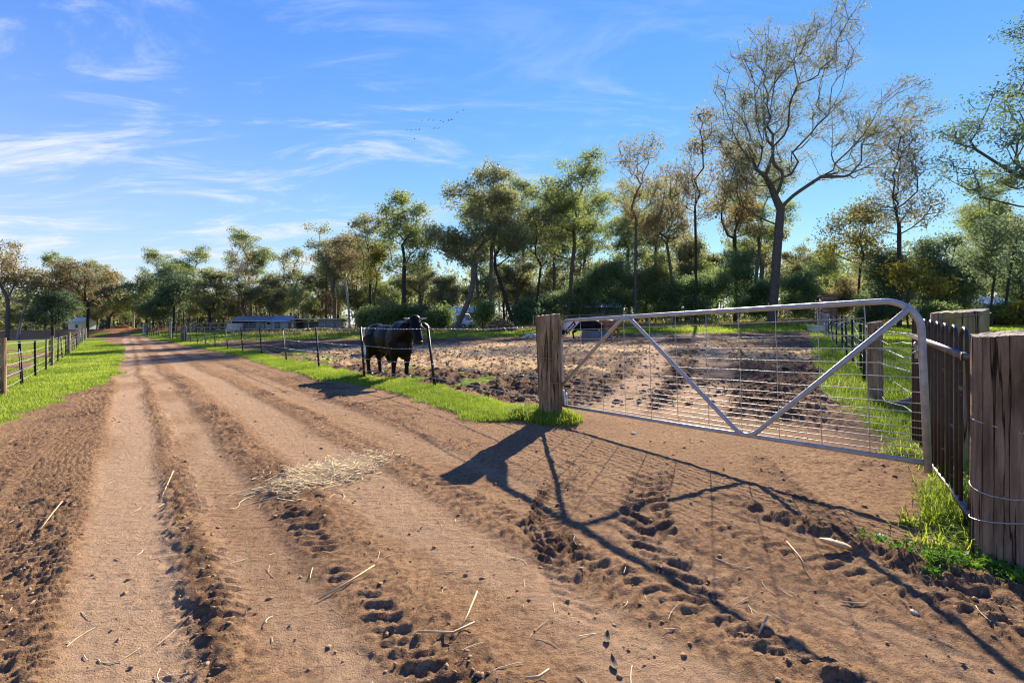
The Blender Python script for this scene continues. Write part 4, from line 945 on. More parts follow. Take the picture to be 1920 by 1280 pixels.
def log_pile(name, label, cat, x, y, w, d, h, n, mat, rl, rr, seed):
    g = thing(name, label, cat, (x, y, Z0(x, y))); rg = np.random.default_rng(seed)
    for i in range(n):
        t = rg.uniform(-1, 1); k = rg.uniform(0, 1) ** 0.8 * (1 - t * t) * h; a = rg.uniform(0, math.pi); ln = rg.uniform(*rl); v = np.array([math.cos(a), math.sin(a), rg.normal(0, 0.25)]) * ln / 2
        c = np.array([t * w / 2, rg.uniform(-d / 2, d / 2), k + 0.06]); r = rg.uniform(*rr); b = MB(); b.tube([c - v, c + rg.normal(0, 0.02, 3), c + v], [r, r * 1.05, r * 0.9], 7); b.build('log', mat, g)
log_pile('log_heap', 'orange-brown heap of cut logs at the end of the track', 'log heap', GX(229, 80), 80, 2.6, 1.4, 1.2, 46, mk('orange_log', (0.52, 0.28, 0.12), (0.34, 0.17, 0.08), 5, 0.9), (0.5, 1.1), (0.10, 0.17), 5)
log_pile('brush_heap', 'dark heap of dead branches between two trunks behind the bull paddock', 'brush heap', GX(943, 47), 47, 2.5, 1.4, 1.25, 70, M_LOG, (0.5, 1.4), (0.03, 0.09), 6)
log_pile('rubble_heap', 'small pale heap of rubbish on soil left of the gate post', 'rubble heap', GX(994, 33), 33, 1.0, 0.6, 0.32, 26, M_TINW, (0.12, 0.35), (0.03, 0.08), 7)
def build_pillar(px, Y, w, h, label):
    x = GX(px, Y); z = Z0(x, Y); g = thing('brick_pillar', label, 'pillar', (x, Y, z))
    b = MB(); b.box((0, 0, h / 2), (w - 0.03, w - 0.03, h)); b.build('core', M_MORTAR, g)
    me = MB(); me.box((0, 0, 0), (w / 2 - 0.02, 0.12, 0.17)); me = me.mesh('brick', M_BRICK)
    mc = MB(); mc.box((0, 0, 0), (0.12, w / 2 - 0.02, 0.17)); mc = mc.mesh('brick', M_BRICK)
    for j in range(int(h / 0.2)):
        for s in (-1, 1):
            link('brick', me, g, (s * w / 4 + (0.05 if j % 2 else -0.05), -w / 2 + 0.05, 0.1 + j * 0.2)); link('brick', mc, g, (s * (w / 2 - 0.055), (w / 4) * (1 if j % 2 else -1), 0.1 + j * 0.2))
    b = MB(); b.box((0, 0, h + 0.08), (w + 0.2, w + 0.2, 0.16)); b.build('cap', M_BRICK, g)
build_pillar(1553, 44, 1.05, 2.75, 'red brick pillar beyond the white bathtub')
build_pillar(1537, 46, 0.6, 1.9, 'narrow lower brick pillar left of the taller red one')

# ------------------------------------------------------------------ trees
def leaf_cloud(C, n, sig, size, rg, flat=0.75, droop=0.5):
    """n leaf quads round each centre in C (k,3)"""
    k = len(C); P = np.repeat(C, n, 0); m = len(P)
    d = rg.normal(0, 1, (m, 3)); d /= np.linalg.norm(d, axis=1)[:, None]; d *= (rg.uniform(0, 1, m) ** 0.5)[:, None]
    P = P + d * np.array([1, 1, flat]) * np.asarray(np.repeat(sig, n) if np.ndim(sig) else sig)[..., None]
    a = rg.normal(0, 1, (m, 3)); a[:, 2] -= droop; a /= np.linalg.norm(a, axis=1)[:, None]
    b = np.cross(a, rg.normal(0, 1, (m, 3))); b /= np.linalg.norm(b, axis=1)[:, None]
    L_ = size * rg.uniform(0.6, 1.4, m)[:, None]; Wd = L_ * rg.uniform(0.26, 0.46, m)[:, None]
    V = np.stack([P - a * L_ / 2 - b * Wd * 0.3, P + a * L_ * 0.1 + b * Wd, P + a * L_ / 2], 1).reshape(-1, 3)
    F = np.arange(m * 3).reshape(-1, 3)
    base = np.repeat(rg.uniform(0, 1, k), n)
    rnd = np.clip(0.55 * base + 0.45 * rg.uniform(0, 1, m), 0, 1)
    return V, F, np.repeat(rnd, 3)

def skeleton(rg, trunk, targets, bf=0.35, jitter=0.10):
    nodes = [np.array(p, float) for p in trunk]; par = [-1] + list(range(len(trunk) - 1))
    pl = [0.0]
    for i in range(1, len(trunk)): pl.append(pl[-1] + np.linalg.norm(nodes[i] - nodes[i - 1]))
    first = max(1, int(len(trunk) * 0.45))
    order = np.argsort(np.linalg.norm(targets - nodes[-1], axis=1)); tips = []
    for ti in order:
        t = targets[ti]; A = np.array(nodes); dist = np.linalg.norm(A - t, axis=1); cost = dist + bf * np.array(pl)
        cost[:first] = 1e9; dz = t[2] - A[:, 2]; cost = cost + np.where(dz < -0.1 * dist, 2.0 * dist, 0)
        j = int(np.argmin(cost)); a = nodes[j]; ln = dist[j]; k = max(1, int(ln / 1.1)); prev = j
        bowl = rg.normal(0, 1, 3) * jitter * ln; bowl[2] = -abs(bowl[2]) * 0.9
        for q in range(1, k + 1):
            f = q / k; p = a + (t - a) * f + bowl * 4 * f * (1 - f) + (rg.normal(0, 0.035, 3) * min(1, ln) if q < k else 0)
            pl.append(pl[prev] + np.linalg.norm(p - nodes[prev])); nodes.append(p); par.append(prev); prev = len(nodes) - 1
        tips.append(prev)
    return np.array(nodes), np.array(par), tips
def limbs_mesh(nodes, par, r_base, r_tip, name, mat, expo=1.65):
    n = len(nodes); ch = [[] for _ in range(n)]
    for i in range(1, n): ch[par[i]].append(i)
    w = np.zeros(n)
    for i in range(n - 1, -1, -1): w[i] = 1.0 if not ch[i] else sum(w[c] for c in ch[i])
    r = (w ** (1 / expo)); r = r_tip + (r - 1) / max(1e-6, r[0] - 1) * (r_base - r_tip)
    Vs = []; Fs = []; off = 0
    stack = [0]; started = {0}
    while stack:
        i = stack.pop(); chain = [i] if i == 0 else [par[i], i]
        while ch[chain[-1]]:
            cs = sorted(ch[chain[-1]], key=lambda c: -w[c]); stack += cs[1:]; chain.append(cs[0])
        if len(chain) < 2: continue
        P = nodes[chain]; R = r[chain].copy()
        if chain[0] != 0: R[0] = min(R[0], R[1] * 1.15)
        else: R[0] *= 1.3
        V, F = tube(P, R, 10 if R[0] > 0.12 else 5, False); Vs.append(V); Fs.append(np.array(F) + off); off += len(V)
    return mesh_from(name, np.concatenate(Vs), np.concatenate(Fs), mat, True)

BARK = {
    'dark': mk('dark_bark', (0.060, 0.046, 0.036), (0.028, 0.021, 0.017), 5, 0.9, 0, 1.0, 12, (4, 4, 0.8)),
    'grey': mk('grey_bark', (0.150, 0.120, 0.095), (0.062, 0.048, 0.038), 4, 0.85, 0, 0.8, 10, (3, 3, 0.7)),
    'pale': mk('pale_gum_bark', (0.50, 0.43, 0.36), (0.27, 0.22, 0.18), 2, 0.75, 0, 0.3, 8, (2, 2, 0.6)),
    'pink': mk('pink_gum_bark', (0.40, 0.29, 0.23), (0.20, 0.14, 0.11), 2, 0.8, 0, 0.4, 8, (2, 2, 0.5)),
}
LEAF = {
    'olive': mk_leaf('olive_leaves', (0.101, 0.109, 0.055), (0.245, 0.249, 0.116), (0.428, 0.362, 0.182), 0.50),
    'green': mk_leaf('green_leaves', (0.094, 0.120, 0.045), (0.237, 0.270, 0.094), (0.400, 0.388, 0.150), 0.50),
    'brown': mk_leaf('bronze_leaves', (0.120, 0.100, 0.054), (0.262, 0.212, 0.107), (0.405, 0.298, 0.155), 0.50),
    'drab': mk_leaf('drab_leaves', (0.088, 0.086, 0.044), (0.200, 0.190, 0.092), (0.32, 0.25, 0.12), 0.5),
    'gold': mk_leaf('golden_leaves', (0.090, 0.085, 0.018), (0.21, 0.18, 0.030), (0.33, 0.25, 0.04)),
    'dark': mk_leaf('dark_leaves', (0.061, 0.093, 0.051), (0.165, 0.207, 0.098), (0.293, 0.329, 0.146), 0.45),
    'bush': mk_leaf('bush_leaves', (0.072, 0.108, 0.037), (0.199, 0.259, 0.088), (0.343, 0.398, 0.144), 0.50),
    'bluegreen': mk_leaf('glossy_leaves', (0.066, 0.110, 0.056), (0.195, 0.262, 0.116), (0.439, 0.488, 0.232), 0.50),
    'twig': mk_leaf('twiggy_leaves', (0.10, 0.070, 0.042), (0.22, 0.155, 0.090), None, 0.25),
    'rust': mk_leaf('rusty_leaves', (0.10, 0.055, 0.025), (0.24, 0.125, 0.05), None, 0.35),
}
def sample_crown(rg, lobes, ncl, per, spread, yd=0.85):
    """clustered points in a union of ellipsoids (x, z, rx, rz)"""
    wts = np.array([l[2] * l[3] for l in lobes]); wts = wts / wts.sum(); T = []
    for _ in range(ncl):
        l = lobes[rg.choice(len(lobes), p=wts)]; d = rg.normal(0, 1, 3); d /= np.linalg.norm(d); q = rg.uniform(0.45, 1.0) ** 0.6
        c = np.array([l[0] + d[0] * q * l[2], d[1] * q * l[2] * yd, l[1] + d[2] * q * l[3]])
        for _ in range(per): T.append(c + rg.normal(0, 1, 3) * spread * np.array([1, 1, 0.6]))
    return np.array(T)
TREES = []
def tree(name, label, px, Y, top, left, right, seed, bark='grey', leaf='olive', fork=0.45, r=None, ncl=26, per=4, nleaf=34, size=0.34, lobes=None, lean=0.0, fork_px=None, group=None, sig=0.62, cat='tree', bf=0.35, rt=0.018, low=None, base_z=None, curve=0.0, flat=0.75, jit=0.10, spread=0.45):
    """px: trunk foot column, top/left/right: crown limits in picture columns and rows at depth Y (converted to metres here)"""
    if 930 < px < 1625 and Y < 60: Y = Y * 1.28; size *= 1.18; sig *= 1.25; spread *= 1.25; rt *= 1.15; nleaf = int(nleaf * 1.15)
    rg = np.random.default_rng(seed); x = GX(px, Y); z0 = Z0(x, Y) if base_z is None else base_z
    k = FPX / Y; H = EYE + (HOR - top) / k - z0; xl = (left - px) / k; xr = (right - px) / k
    g = thing(name, label, cat, (x, Y, z0 - 0.05), 0, group)
    fx = ((fork_px - px) / k) if fork_px is not None else lean * H * fork
    n = max(5, int(H * fork / 0.9)); tr = []
    wv = rg.uniform(0, 6)
    for i in range(n + 1):
        t = i / n; tr.append((fx * t + curve * math.sin(t * math.pi) + 0.05 * math.sin(wv + 5 * t), 0.06 * math.sin(wv * 2 + 4 * t), H * fork * t))
    lowz = H * (low if low is not None else fork * 0.85)
    if lobes is None:
        cx = (xl + xr) / 2; rx = (xr - xl) / 2; rz = (H - lowz) / 2
        lobes = [(cx, lowz + rz, rx * 0.8, rz * 0.85), (cx + rx * 0.35, H - rz * 0.55, rx * 0.5, rz * 0.5), (cx - rx * 0.4, lowz + rz * 0.8, rx * 0.55, rz * 0.5)]
    else: lobes = [((a - px) / k, EYE + (HOR - b) / k - z0, c / k, d / k) for a, b, c, d in lobes]
    T = sample_crown(rg, lobes, int(ncl * 1.25), per, spread); T[:, 2] = np.clip(T[:, 2], H * 0.12, H)
    nodes, par, tips = skeleton(rg, tr, T, bf, jit)
    rb = 0.74 * (r if r else max(0.09, H * 0.018))
    link('trunk', limbs_mesh(nodes, par, rb, rt, 'trunk', BARK[bark]), g)
    if nleaf:
        V, F, rnd = leaf_cloud(nodes[tips], int(nleaf * 1.2), sig * 1.5, size * 0.80, rg, flat)
        link('crown', mesh_from('crown', V, F, LEAF[leaf], False, {'rnd': rnd}), g)
    TREES.append(g); return g
def copy_thing(src, label, px, Y, sc, rz, group=None):
    if 930 < px < 1650: Y = Y + 14
    x = GX(px, Y); r = src.copy(); COL.objects.link(r); r.location = (x, Y, Z0(x, Y) - 0.05); r.scale = (sc, sc, sc); r.rotation_euler = (0, 0, rz)
    r['label'] = label
    if group: r['group'] = group
    elif 'group' in r: del r['group']
    for c in src.children:
        q = c.copy(); COL.objects.link(q); q.parent = r
    return r

# --- left end of the tree line
tree('gum_tree', 'tall gum at the far left edge behind the pond', 14, 60, 446, -45, 68, 1, 'grey', 'brown', 0.42, 0.26, 26, 4, 30, 0.36, low=0.5)
tree('gum_tree', 'pale leaning gum with forked trunk just right of the far-left gum', 32, 64, 505, 5, 95, 2, 'pale', 'olive', 0.5, 0.22, 18, 4, 30, 0.36, fork_px=48)
tree('gum_tree', 'bronze-topped gum above the pond, left of the white shed', 98, 66, 486, 62, 165, 3, 'grey', 'brown', 0.45, 0.22, 28, 4, 34, 0.36)
tree('she_oak', 'dark dense round tree standing over the pond bank', 98, 63, 545, 55, 142, 4, 'dark', 'dark', 0.32, 0.24, 26, 5, 44, 0.34, low=0.30, cat='tree')
tree('gum_tree', 'open spreading gum with bronze leaves behind the white shed', 165, 68, 482, 128, 226, 5, 'dark', 'brown', 0.42, 0.26, 26, 4, 22, 0.36)
tree('broad_tree', 'wide brown-green tree behind the orange log heap', 205, 80, 527, 150, 262, 6, 'dark', 'brown', 0.3, 0.25, 36, 5, 40, 0.40, low=0.28)
tree('gum_tree', 'green gum with a pale trunk right of the log heap', 250, 76, 516, 218, 300, 7, 'pale', 'green', 0.4, 0.2, 26, 4, 36, 0.38, low=0.35)
tree('she_oak', 'low dark spreading tree at the far end of the right fence', 288, 72, 558, 258, 326, 8, 'dark', 'dark', 0.35, 0.18, 22, 5, 40, 0.36, low=0.3)
tree('gum_tree', 'dark rounded gum behind the far fence posts', 326, 70, 497, 294, 372, 9, 'dark', 'dark', 0.4, 0.22, 26, 5, 40, 0.38, low=0.32)
tree('gum_tree', 'dense grey-green gum left of the bare-topped tree', 392, 68, 500, 352, 440, 10, 'dark', 'olive', 0.35, 0.24, 34, 5, 42, 0.38, low=0.28)
tree('dead_gum', 'bare-topped dying gum with upright twigs left of the shed', 449, 78, 455, 418, 482, 11, 'pink', 'brown', 0.45, 0.24, 30, 5, 5, 0.34, low=0.45, lobes=[(452, 480, 26, 28), (446, 520, 34, 26)], rt=0.028)
tree('twiggy_shrub', 'leafless brown shrub behind the tin shed', 447, 76, 530, 418, 480, 12, 'pink', 'twig', 0.2, 0.12, 30, 5, 14, 0.30, low=0.15, cat='shrub')
tree('gum_tree', 'mid-height olive gum behind the tin shed roof', 505, 79, 508, 470, 545, 13, 'dark', 'olive', 0.38, 0.22, 28, 5, 38, 0.38, low=0.3)
tree('gum_tree', 'round-headed gum rising above the lean-to shed', 545, 78, 462, 512, 584, 14, 'dark', 'olive', 0.42, 0.22, 28, 4, 36, 0.36, lobes=[(548, 490, 28, 24), (545, 535, 36, 30)])
tree('twiggy_shrub', 'rounded leafless brown bush above the low grey shelter', 607, 74, 548, 570, 640, 15, 'pink', 'twig', 0.2, 0.14, 40, 5, 18, 0.28, low=0.2, cat='shrub')
tree('gum_tree', 'airy gum with high crown left of the pale-trunked gum', 612, 76, 418, 568, 645, 16, 'dark', 'olive', 0.5, 0.22, 28, 4, 32, 0.36, lobes=[(602, 442, 34, 22), (595, 490, 28, 28), (622, 480, 24, 40)])
tree('gum_tree', 'pale white-trunked gum behind the left end of the bull', 657, 64, 432, 618, 690, 17, 'pale', 'brown', 0.5, 0.19, 30, 4, 34, 0.34, fork_px=648, lobes=[(650, 470, 34, 32), (632, 500, 22, 26), (668, 500, 20, 26)])
tree('gum_tree', 'dark-topped gum with golden blossom patch right of the pale gum', 694, 62, 404, 660, 736, 18, 'dark', 'olive', 0.5, 0.24, 30, 4, 34, 0.36, lobes=[(696, 424, 30, 18), (705, 462, 34, 24), (690, 500, 26, 24)])
tree('blossom_tree', 'golden-leaved tree between the two dark gums behind the bull', 703, 60, 450, 682, 732, 19, 'dark', 'gold', 0.45, 0.12, 14, 4, 36, 0.32, low=0.5)
tree('gum_tree', 'tall straight dark-trunked gum directly behind the bull', 758, 52, 358, 708, 838, 20, 'dark', 'green', 0.52, 0.30, 48, 4, 38, 0.34, lobes=[(760, 385, 44, 26), (750, 440, 42, 28), (795, 440, 40, 30), (760, 485, 44, 24)])
tree('gum_tree', 'gum forking low in front of the house, with a thick leaning trunk', 853, 48, 400, 790, 905, 21, 'grey', 'olive', 0.34, 0.36, 40, 4, 34, 0.34, fork_px=884, lobes=[(830, 440, 34, 26), (868, 470, 30, 34), (905, 430, 32, 30)])
tree('gum_tree', 'tall broad-crowned gum with a straight trunk left of the brush heap', 921, 50, 313, 820, 980, 22, 'grey', 'olive', 0.5, 0.26, 60, 4, 38, 0.34, lobes=[(925, 335, 36, 20), (885, 375, 58, 30), (935, 390, 46, 44), (960, 430, 26, 40)])
tree('gum_tree', 'gum with a curved trunk leaning left beside the brush heap', 966, 46, 345, 880, 975, 23, 'dark', 'green', 0.42, 0.30, 36, 4, 34, 0.32, fork_px=928, lobes=[(925, 385, 42, 34), (945, 450, 30, 36)])
tree('gum_tree', 'slim dark gum standing behind the timber gate post', 1003, 47, 385, 958, 1062, 24, 'dark', 'olive', 0.48, 0.20, 34, 4, 26, 0.32, fork_px=1013, lobes=[(985, 430, 26, 38), (1028, 450, 34, 40), (1010, 405, 30, 20)])
tree('gum_tree', 'tall full gum rising above the corner of the gate', 1063, 48, 280, 985, 1160, 25, 'grey', 'green', 0.42, 0.34, 64, 4, 40, 0.33, fork_px=1076, lobes=[(1092, 318, 44, 34), (1040, 365, 44, 36), (1100, 390, 56, 46), (1060, 440, 60, 30)])
tree('gum_tree', 'tall slender sparse gum behind the middle of the gate', 1192, 46, 246, 1142, 1252, 26, 'grey', 'brown', 0.55, 0.24, 44, 4, 18, 0.28, lobes=[(1200, 300, 44, 50), (1195, 370, 46, 44), (1215, 420, 36, 30)])
tree('gum_tree', 'grey leaning gum right of the tall slender one', 1270, 47, 305, 1215, 1300, 27, 'grey', 'brown', 0.5, 0.24, 40, 4, 22, 0.30, fork_px=1250, lobes=[(1248, 345, 32, 38), (1255, 415, 38, 40)])
tree('gum_tree', 'narrow tall gum left of the big spreading tree', 1304, 45, 200, 1262, 1348, 28, 'dark', 'brown', 0.55, 0.20, 48, 4, 18, 0.28, lobes=[(1316, 240, 30, 38), (1304, 310, 34, 46), (1310, 380, 44, 36)])
tree('gum_tree', 'bronze-leaved gum half hidden behind the big spreading tree', 1378, 47, 262, 1338, 1435, 29, 'dark', 'brown', 0.5, 0.30, 48, 4, 30, 0.32, lobes=[(1380, 300, 34, 34), (1385, 370, 46, 40), (1390, 425, 40, 20)])
tree('great_gum', 'largest tree, a big spreading gum behind the middle of the gate', 1446, 40, 4, 1325, 1758, 30, 'grey', 'drab', 0.36, 0.60, 190, 6, 24, 0.20, fork_px=1464, rt=0.017, sig=0.48, jit=0.06, spread=0.6, bf=0.5,
     lobes=[(1560, 62, 52, 62), (1410, 150, 76, 54), (1450, 100, 60, 44), (1385, 255, 56, 56), (1500, 170, 90, 70), (1640, 205, 110, 46), (1400, 225, 70, 40), (1560, 280, 130, 56), (1430, 300, 66, 50), (1390, 345, 40, 34)])
tree('gold_leaf_tree', 'golden-green tree on a thin dark trunk right of the big gum', 1602, 38, 382, 1545, 1668, 31, 'dark', 'gold', 0.5, 0.14, 36, 4, 26, 0.28, fork_px=1615, lobes=[(1605, 420, 50, 32), (1600, 468, 52, 22)])
tree('gum_tree', 'tall thin gum above the right end of the gate', 1686, 40, 222, 1632, 1765, 32, 'dark', 'brown', 0.5, 0.22, 60, 4, 18, 0.26, lobes=[(1690, 262, 34, 34), (1690, 330, 50, 44), (1660, 400, 44, 34), (1720, 390, 46, 40)])
tree('gold_leaf_tree', 'small golden-leaved tree at the right end of the gate', 1702, 36, 488, 1668, 1752, 33, 'dark', 'gold', 0.55, 0.09, 22, 4, 22, 0.26, lobes=[(1708, 510, 38, 16), (1735, 535, 26, 10)])
tree('she_oak', 'dark blue-green conical tree behind the right end of the gate', 1672, 44, 440, 1632, 1712, 34, 'dark', 'dark', 0.3, 0.2, 60, 5, 40, 0.28, lobes=[(1668, 500, 26, 30), (1668, 560, 38, 34)], low=0.1)
tree('she_oak', 'tall feathery dark tree behind the mossy post', 1775, 46, 425, 1742, 1812, 35, 'dark', 'dark', 0.4, 0.2, 50, 5, 34, 0.28, lobes=[(1775, 470, 20, 34), (1775, 540, 34, 44)])
tree('she_oak', 'feathery dark tree left of the tall one behind the mossy post', 1738, 48, 440, 1708, 1760, 36, 'dark', 'dark', 0.4, 0.18, 40, 5, 32, 0.28, lobes=[(1738, 480, 18, 32), (1736, 550, 28, 38)])
tree('she_oak', 'feathery dark tree standing between the mossy post and cream shed', 1808, 47, 452, 1790, 1836, 37, 'dark', 'dark', 0.4, 0.18, 36, 5, 30, 0.28, lobes=[(1808, 490, 16, 30), (1808, 545, 22, 36)])
tree('sapling', 'thin dark-stemmed tree in front of the cream shed', 1858, 36, 408, 1826, 1884, 38, 'dark', 'dark', 0.55, 0.10, 34, 4, 24, 0.26, fork_px=1866, lobes=[(1858, 440, 22, 24), (1860, 490, 26, 30)])
tree('sapling', 'slender bare-stemmed tree leaning at the right of the cream shed', 1884, 40, 402, 1868, 1905, 39, 'dark', 'olive', 0.7, 0.12, 18, 4, 16, 0.26, fork_px=1900, lobes=[(1902, 425, 14, 22)])
tree('she_oak', 'dark tree touching the right edge behind the broad post', 1915, 44, 420, 1888, 1960, 40, 'dark', 'dark', 0.4, 0.2, 44, 5, 32, 0.28, lobes=[(1910, 455, 20, 30), (1915, 520, 34, 44)])
tree('overhanging_gum', 'gum reaching in from the right edge with long drooping branches', 2035, 24, 20, 1750, 2230, 41, 'grey', 'dark', 0.33, 0.42, 96, 5, 26, 0.19, fork_px=2010, rt=0.014, sig=0.42, spread=0.36,
     lobes=[(1930, 90, 48, 46), (1990, 150, 90, 60), (1850, 225, 90, 38), (1900, 275, 110, 40), (1830, 330, 66, 30), (2080, 200, 110, 100), (1925, 345, 40, 20)])
# --- understorey
def shrub(name, label, px, Y, top, left, right, seed, leaf, ncl=40, nleaf=46, size=0.26, sig=0.5, group=None):
    return tree(name, label, px, Y, top, left, right, seed, 'dark', leaf, 0.25, 0.07, ncl, 4, nleaf, size, low=0.06, cat='bush', sig=sig, spread=0.35, group=group)
shrub('bush', 'bright green bush left of the bull, beside the grey shelter', 692, 50, 572, 672, 716, 60, 'bush', 30)
shrub('bush', 'bright green bush just above the back of the bull', 727, 49, 566, 704, 752, 61, 'bush', 34)
shrub('bush', 'green bush behind the head of the bull, left of the straight trunk', 748, 50, 572, 734, 766, 62, 'bush', 22)
shrub('bush', 'dark green bush between the straight trunk and the house', 782, 51, 572, 762, 810, 63, 'dark', 30)
shrub('bush', 'leafy green bush in front of the left half of the house roof', 822, 50, 568, 802, 846, 64, 'bush', 32)
shrub('young_tree', 'small pale green sapling right of the white van', 905, 48, 562, 888, 928, 65, 'bush', 22, 30)
shrub('bush', 'green bush at the foot of trunks right of the brush heap', 985, 47, 560, 965, 1012, 66, 'bluegreen', 30)
shrub('bush', 'dark bush right behind the timber gate post', 1030, 50, 540, 1000, 1062, 67, 'dark', 36)
for i, (px, Y, top, l, r, lf, lab) in enumerate((
        (1085, 49, 505, 1045, 1130, 'bluegreen', 'glossy dark bush behind the black cow, nearest the gate corner'),
        (1140, 48, 478, 1098, 1188, 'bluegreen', 'tall glossy bush above the red cow'),
        (1205, 49, 500, 1165, 1250, 'bluegreen', 'glossy dark bush around the foot of the tall slender gum'),
        (1255, 47, 520, 1225, 1300, 'bluegreen', 'dark bush in front of the grey leaning gum'),
        (1312, 46, 505, 1275, 1350, 'bluegreen', 'dark bush left of the tall blue-green bush'),
        (1378, 45, 452, 1338, 1420, 'bluegreen', 'tallest blue-green bush, just left of the big gum trunk'),
        (1420, 46, 520, 1395, 1450, 'bluegreen', 'dark bush against the big gum trunk on its left'),
        (1490, 45, 500, 1462, 1530, 'bluegreen', 'dark leafy bush right of the big gum trunk'),
        (1535, 47, 440, 1500, 1572, 'green', 'tall green bushy tree above the red brick pillar'),
        (1230, 48, 470, 1200, 1262, 'green', 'yellow-green bushy tree between the slender and grey gums'),
        (1570, 46, 520, 1550, 1600, 'brown', 'bronze-leaved bush right of the red brick pillar'),
        (1640, 43, 560, 1618, 1662, 'dark', 'low dark bush below the conical tree'),
        (1752, 40, 572, 1735, 1775, 'bush', 'bright green shrub left of the mossy post'),
        (1875, 40, 570, 1850, 1900, 'bush', 'green bush in front of the cream shed'),
        (1905, 38, 574, 1882, 1935, 'gold', 'yellow-green bush at the right edge above the broad post'))):
    shrub('bush', lab, px, Y, top, l, r, 80 + i, lf, 40 if lf == 'bluegreen' else 26, 52)
# --- the row behind: further gums seen between the front trunks
protos = TREES[6], TREES[9], TREES[12], TREES[20], TREES[24]
BACK = [(60, 90, 0.95, 'behind the pond'), (130, 95, 1.0, 'behind the white shed'), (195, 98, 0.95, 'behind the wide brown-green tree'), (275, 92, 1.1, 'behind the far end of the right fence'), (352, 90, 1.05, 'between the dark gums left of the shed'),
        (420, 88, 1.0, 'behind the bare-topped tree'), (475, 85, 1.15, 'behind the left end of the tin shed'), (525, 84, 1.2, 'behind the lean-to shed'), (580, 82, 1.3, 'behind the leafless brown bush'), (635, 80, 1.3, 'behind the pale white-trunked gum'),
        (680, 78, 1.3, 'behind the golden blossom tree'), (735, 76, 1.0, 'left of the straight gum behind the bull'), (785, 78, 1.0, 'behind the left end of the house'), (815, 80, 1.1, 'behind the middle of the house roof'), (845, 84, 1.0, 'behind the leaning trunk by the van'),
        (890, 76, 0.95, 'behind the right end of the house'), (945, 78, 1.05, 'behind the brush heap'), (990, 80, 1.1, 'behind the curved trunk'), (1035, 84, 1.1, 'behind the left end of the barn'), (1090, 84, 1.1, 'behind the barn roof'),
        (1140, 82, 1.2, 'behind the right end of the barn'), (1180, 78, 1.0, 'left of the slender gum stem'), (1225, 76, 1.1, 'right of the slender gum stem'), (1290, 72, 1.2, 'behind the narrow tall gum'), (1345, 74, 1.2, 'behind the bronze-leaved gum'),
        (1415, 74, 1.2, 'left of the big gum trunk'), (1480, 72, 1.0, 'right of the big gum trunk'), (1520, 74, 1.0, 'behind the brick pillar'), (1580, 70, 1.0, 'behind the golden-green tree'), (1640, 72, 0.9, 'behind the conical dark tree'),
        (1725, 74, 0.85, 'behind the feathery dark trees'), (1800, 76, 0.8, 'behind the mossy post'), (1845, 74, 0.85, 'left of the cream shed'), (1900, 72, 0.85, 'right of the cream shed')]
for i, (px, Y, sc, where) in enumerate(BACK):
    copy_thing(protos[(i * 2 + i // 3) % len(protos)], 'distant gum in the back row, ' + where, px, Y, sc * (0.68 if px < 600 else 0.95 if px < 930 else 1.15), i * 1.7, 'gums in the back row')

MID = [(36, 74, 0.85, 'at the far-left edge above the pond'), (122, 76, 0.9, 'just left of the white shed'), (182, 74, 0.9, 'above the white shed roof'), (232, 86, 0.95, 'right over the orange log heap'), (310, 80, 0.95, 'over the far gate posts of the right fence'),
       (370, 78, 1.0, 'between the two dense gums left of the shed'), (428, 76, 1.0, 'left of the bare-topped tree'), (470, 74, 1.0, 'right of the bare-topped tree'), (525, 74, 1.05, 'left of the round-headed gum'), (572, 70, 1.1, 'right of the round-headed gum'),
       (628, 72, 1.25, 'between the airy gum and the pale gum'), (672, 70, 1.15, 'right of the pale gum trunk'), (725, 68, 0.95, 'left of the straight trunk behind the bull'), (776, 68, 0.85, 'right of the straight trunk behind the bull'), (832, 70, 1.0, 'left of the leaning trunk by the van'),
       (900, 66, 0.85, 'between the van and the brush heap'), (950, 66, 0.95, 'above the brush heap'), (985, 68, 1.0, 'left of the slim dark gum'), (1040, 66, 0.95, 'left of the tall full gum'), (1110, 66, 1.0, 'right of the tall full gum'),
       (1160, 64, 1.1, 'left of the tall slender gum'), (1222, 64, 1.0, 'right of the tall slender gum'), (1285, 62, 1.0, 'right of the grey leaning gum'), (1335, 62, 1.1, 'right of the narrow tall gum'), (1410, 60, 1.05, 'directly left of the big gum'), (1500, 60, 0.95, 'directly right of the big gum'), (1560, 58, 0.8, 'above the brick pillar'), (1630, 60, 0.8, 'right of the golden-green tree')]
for i, (px, Y, sc, where) in enumerate(MID):
    copy_thing(protos[(i * 3 + i // 4 + 1) % len(protos)], 'gum in the middle row, ' + where, px, Y, sc * (0.64 if px < 600 else 0.85 if px < 930 else 1.0), 0.9 + i * 2.3, 'gums in the middle row')

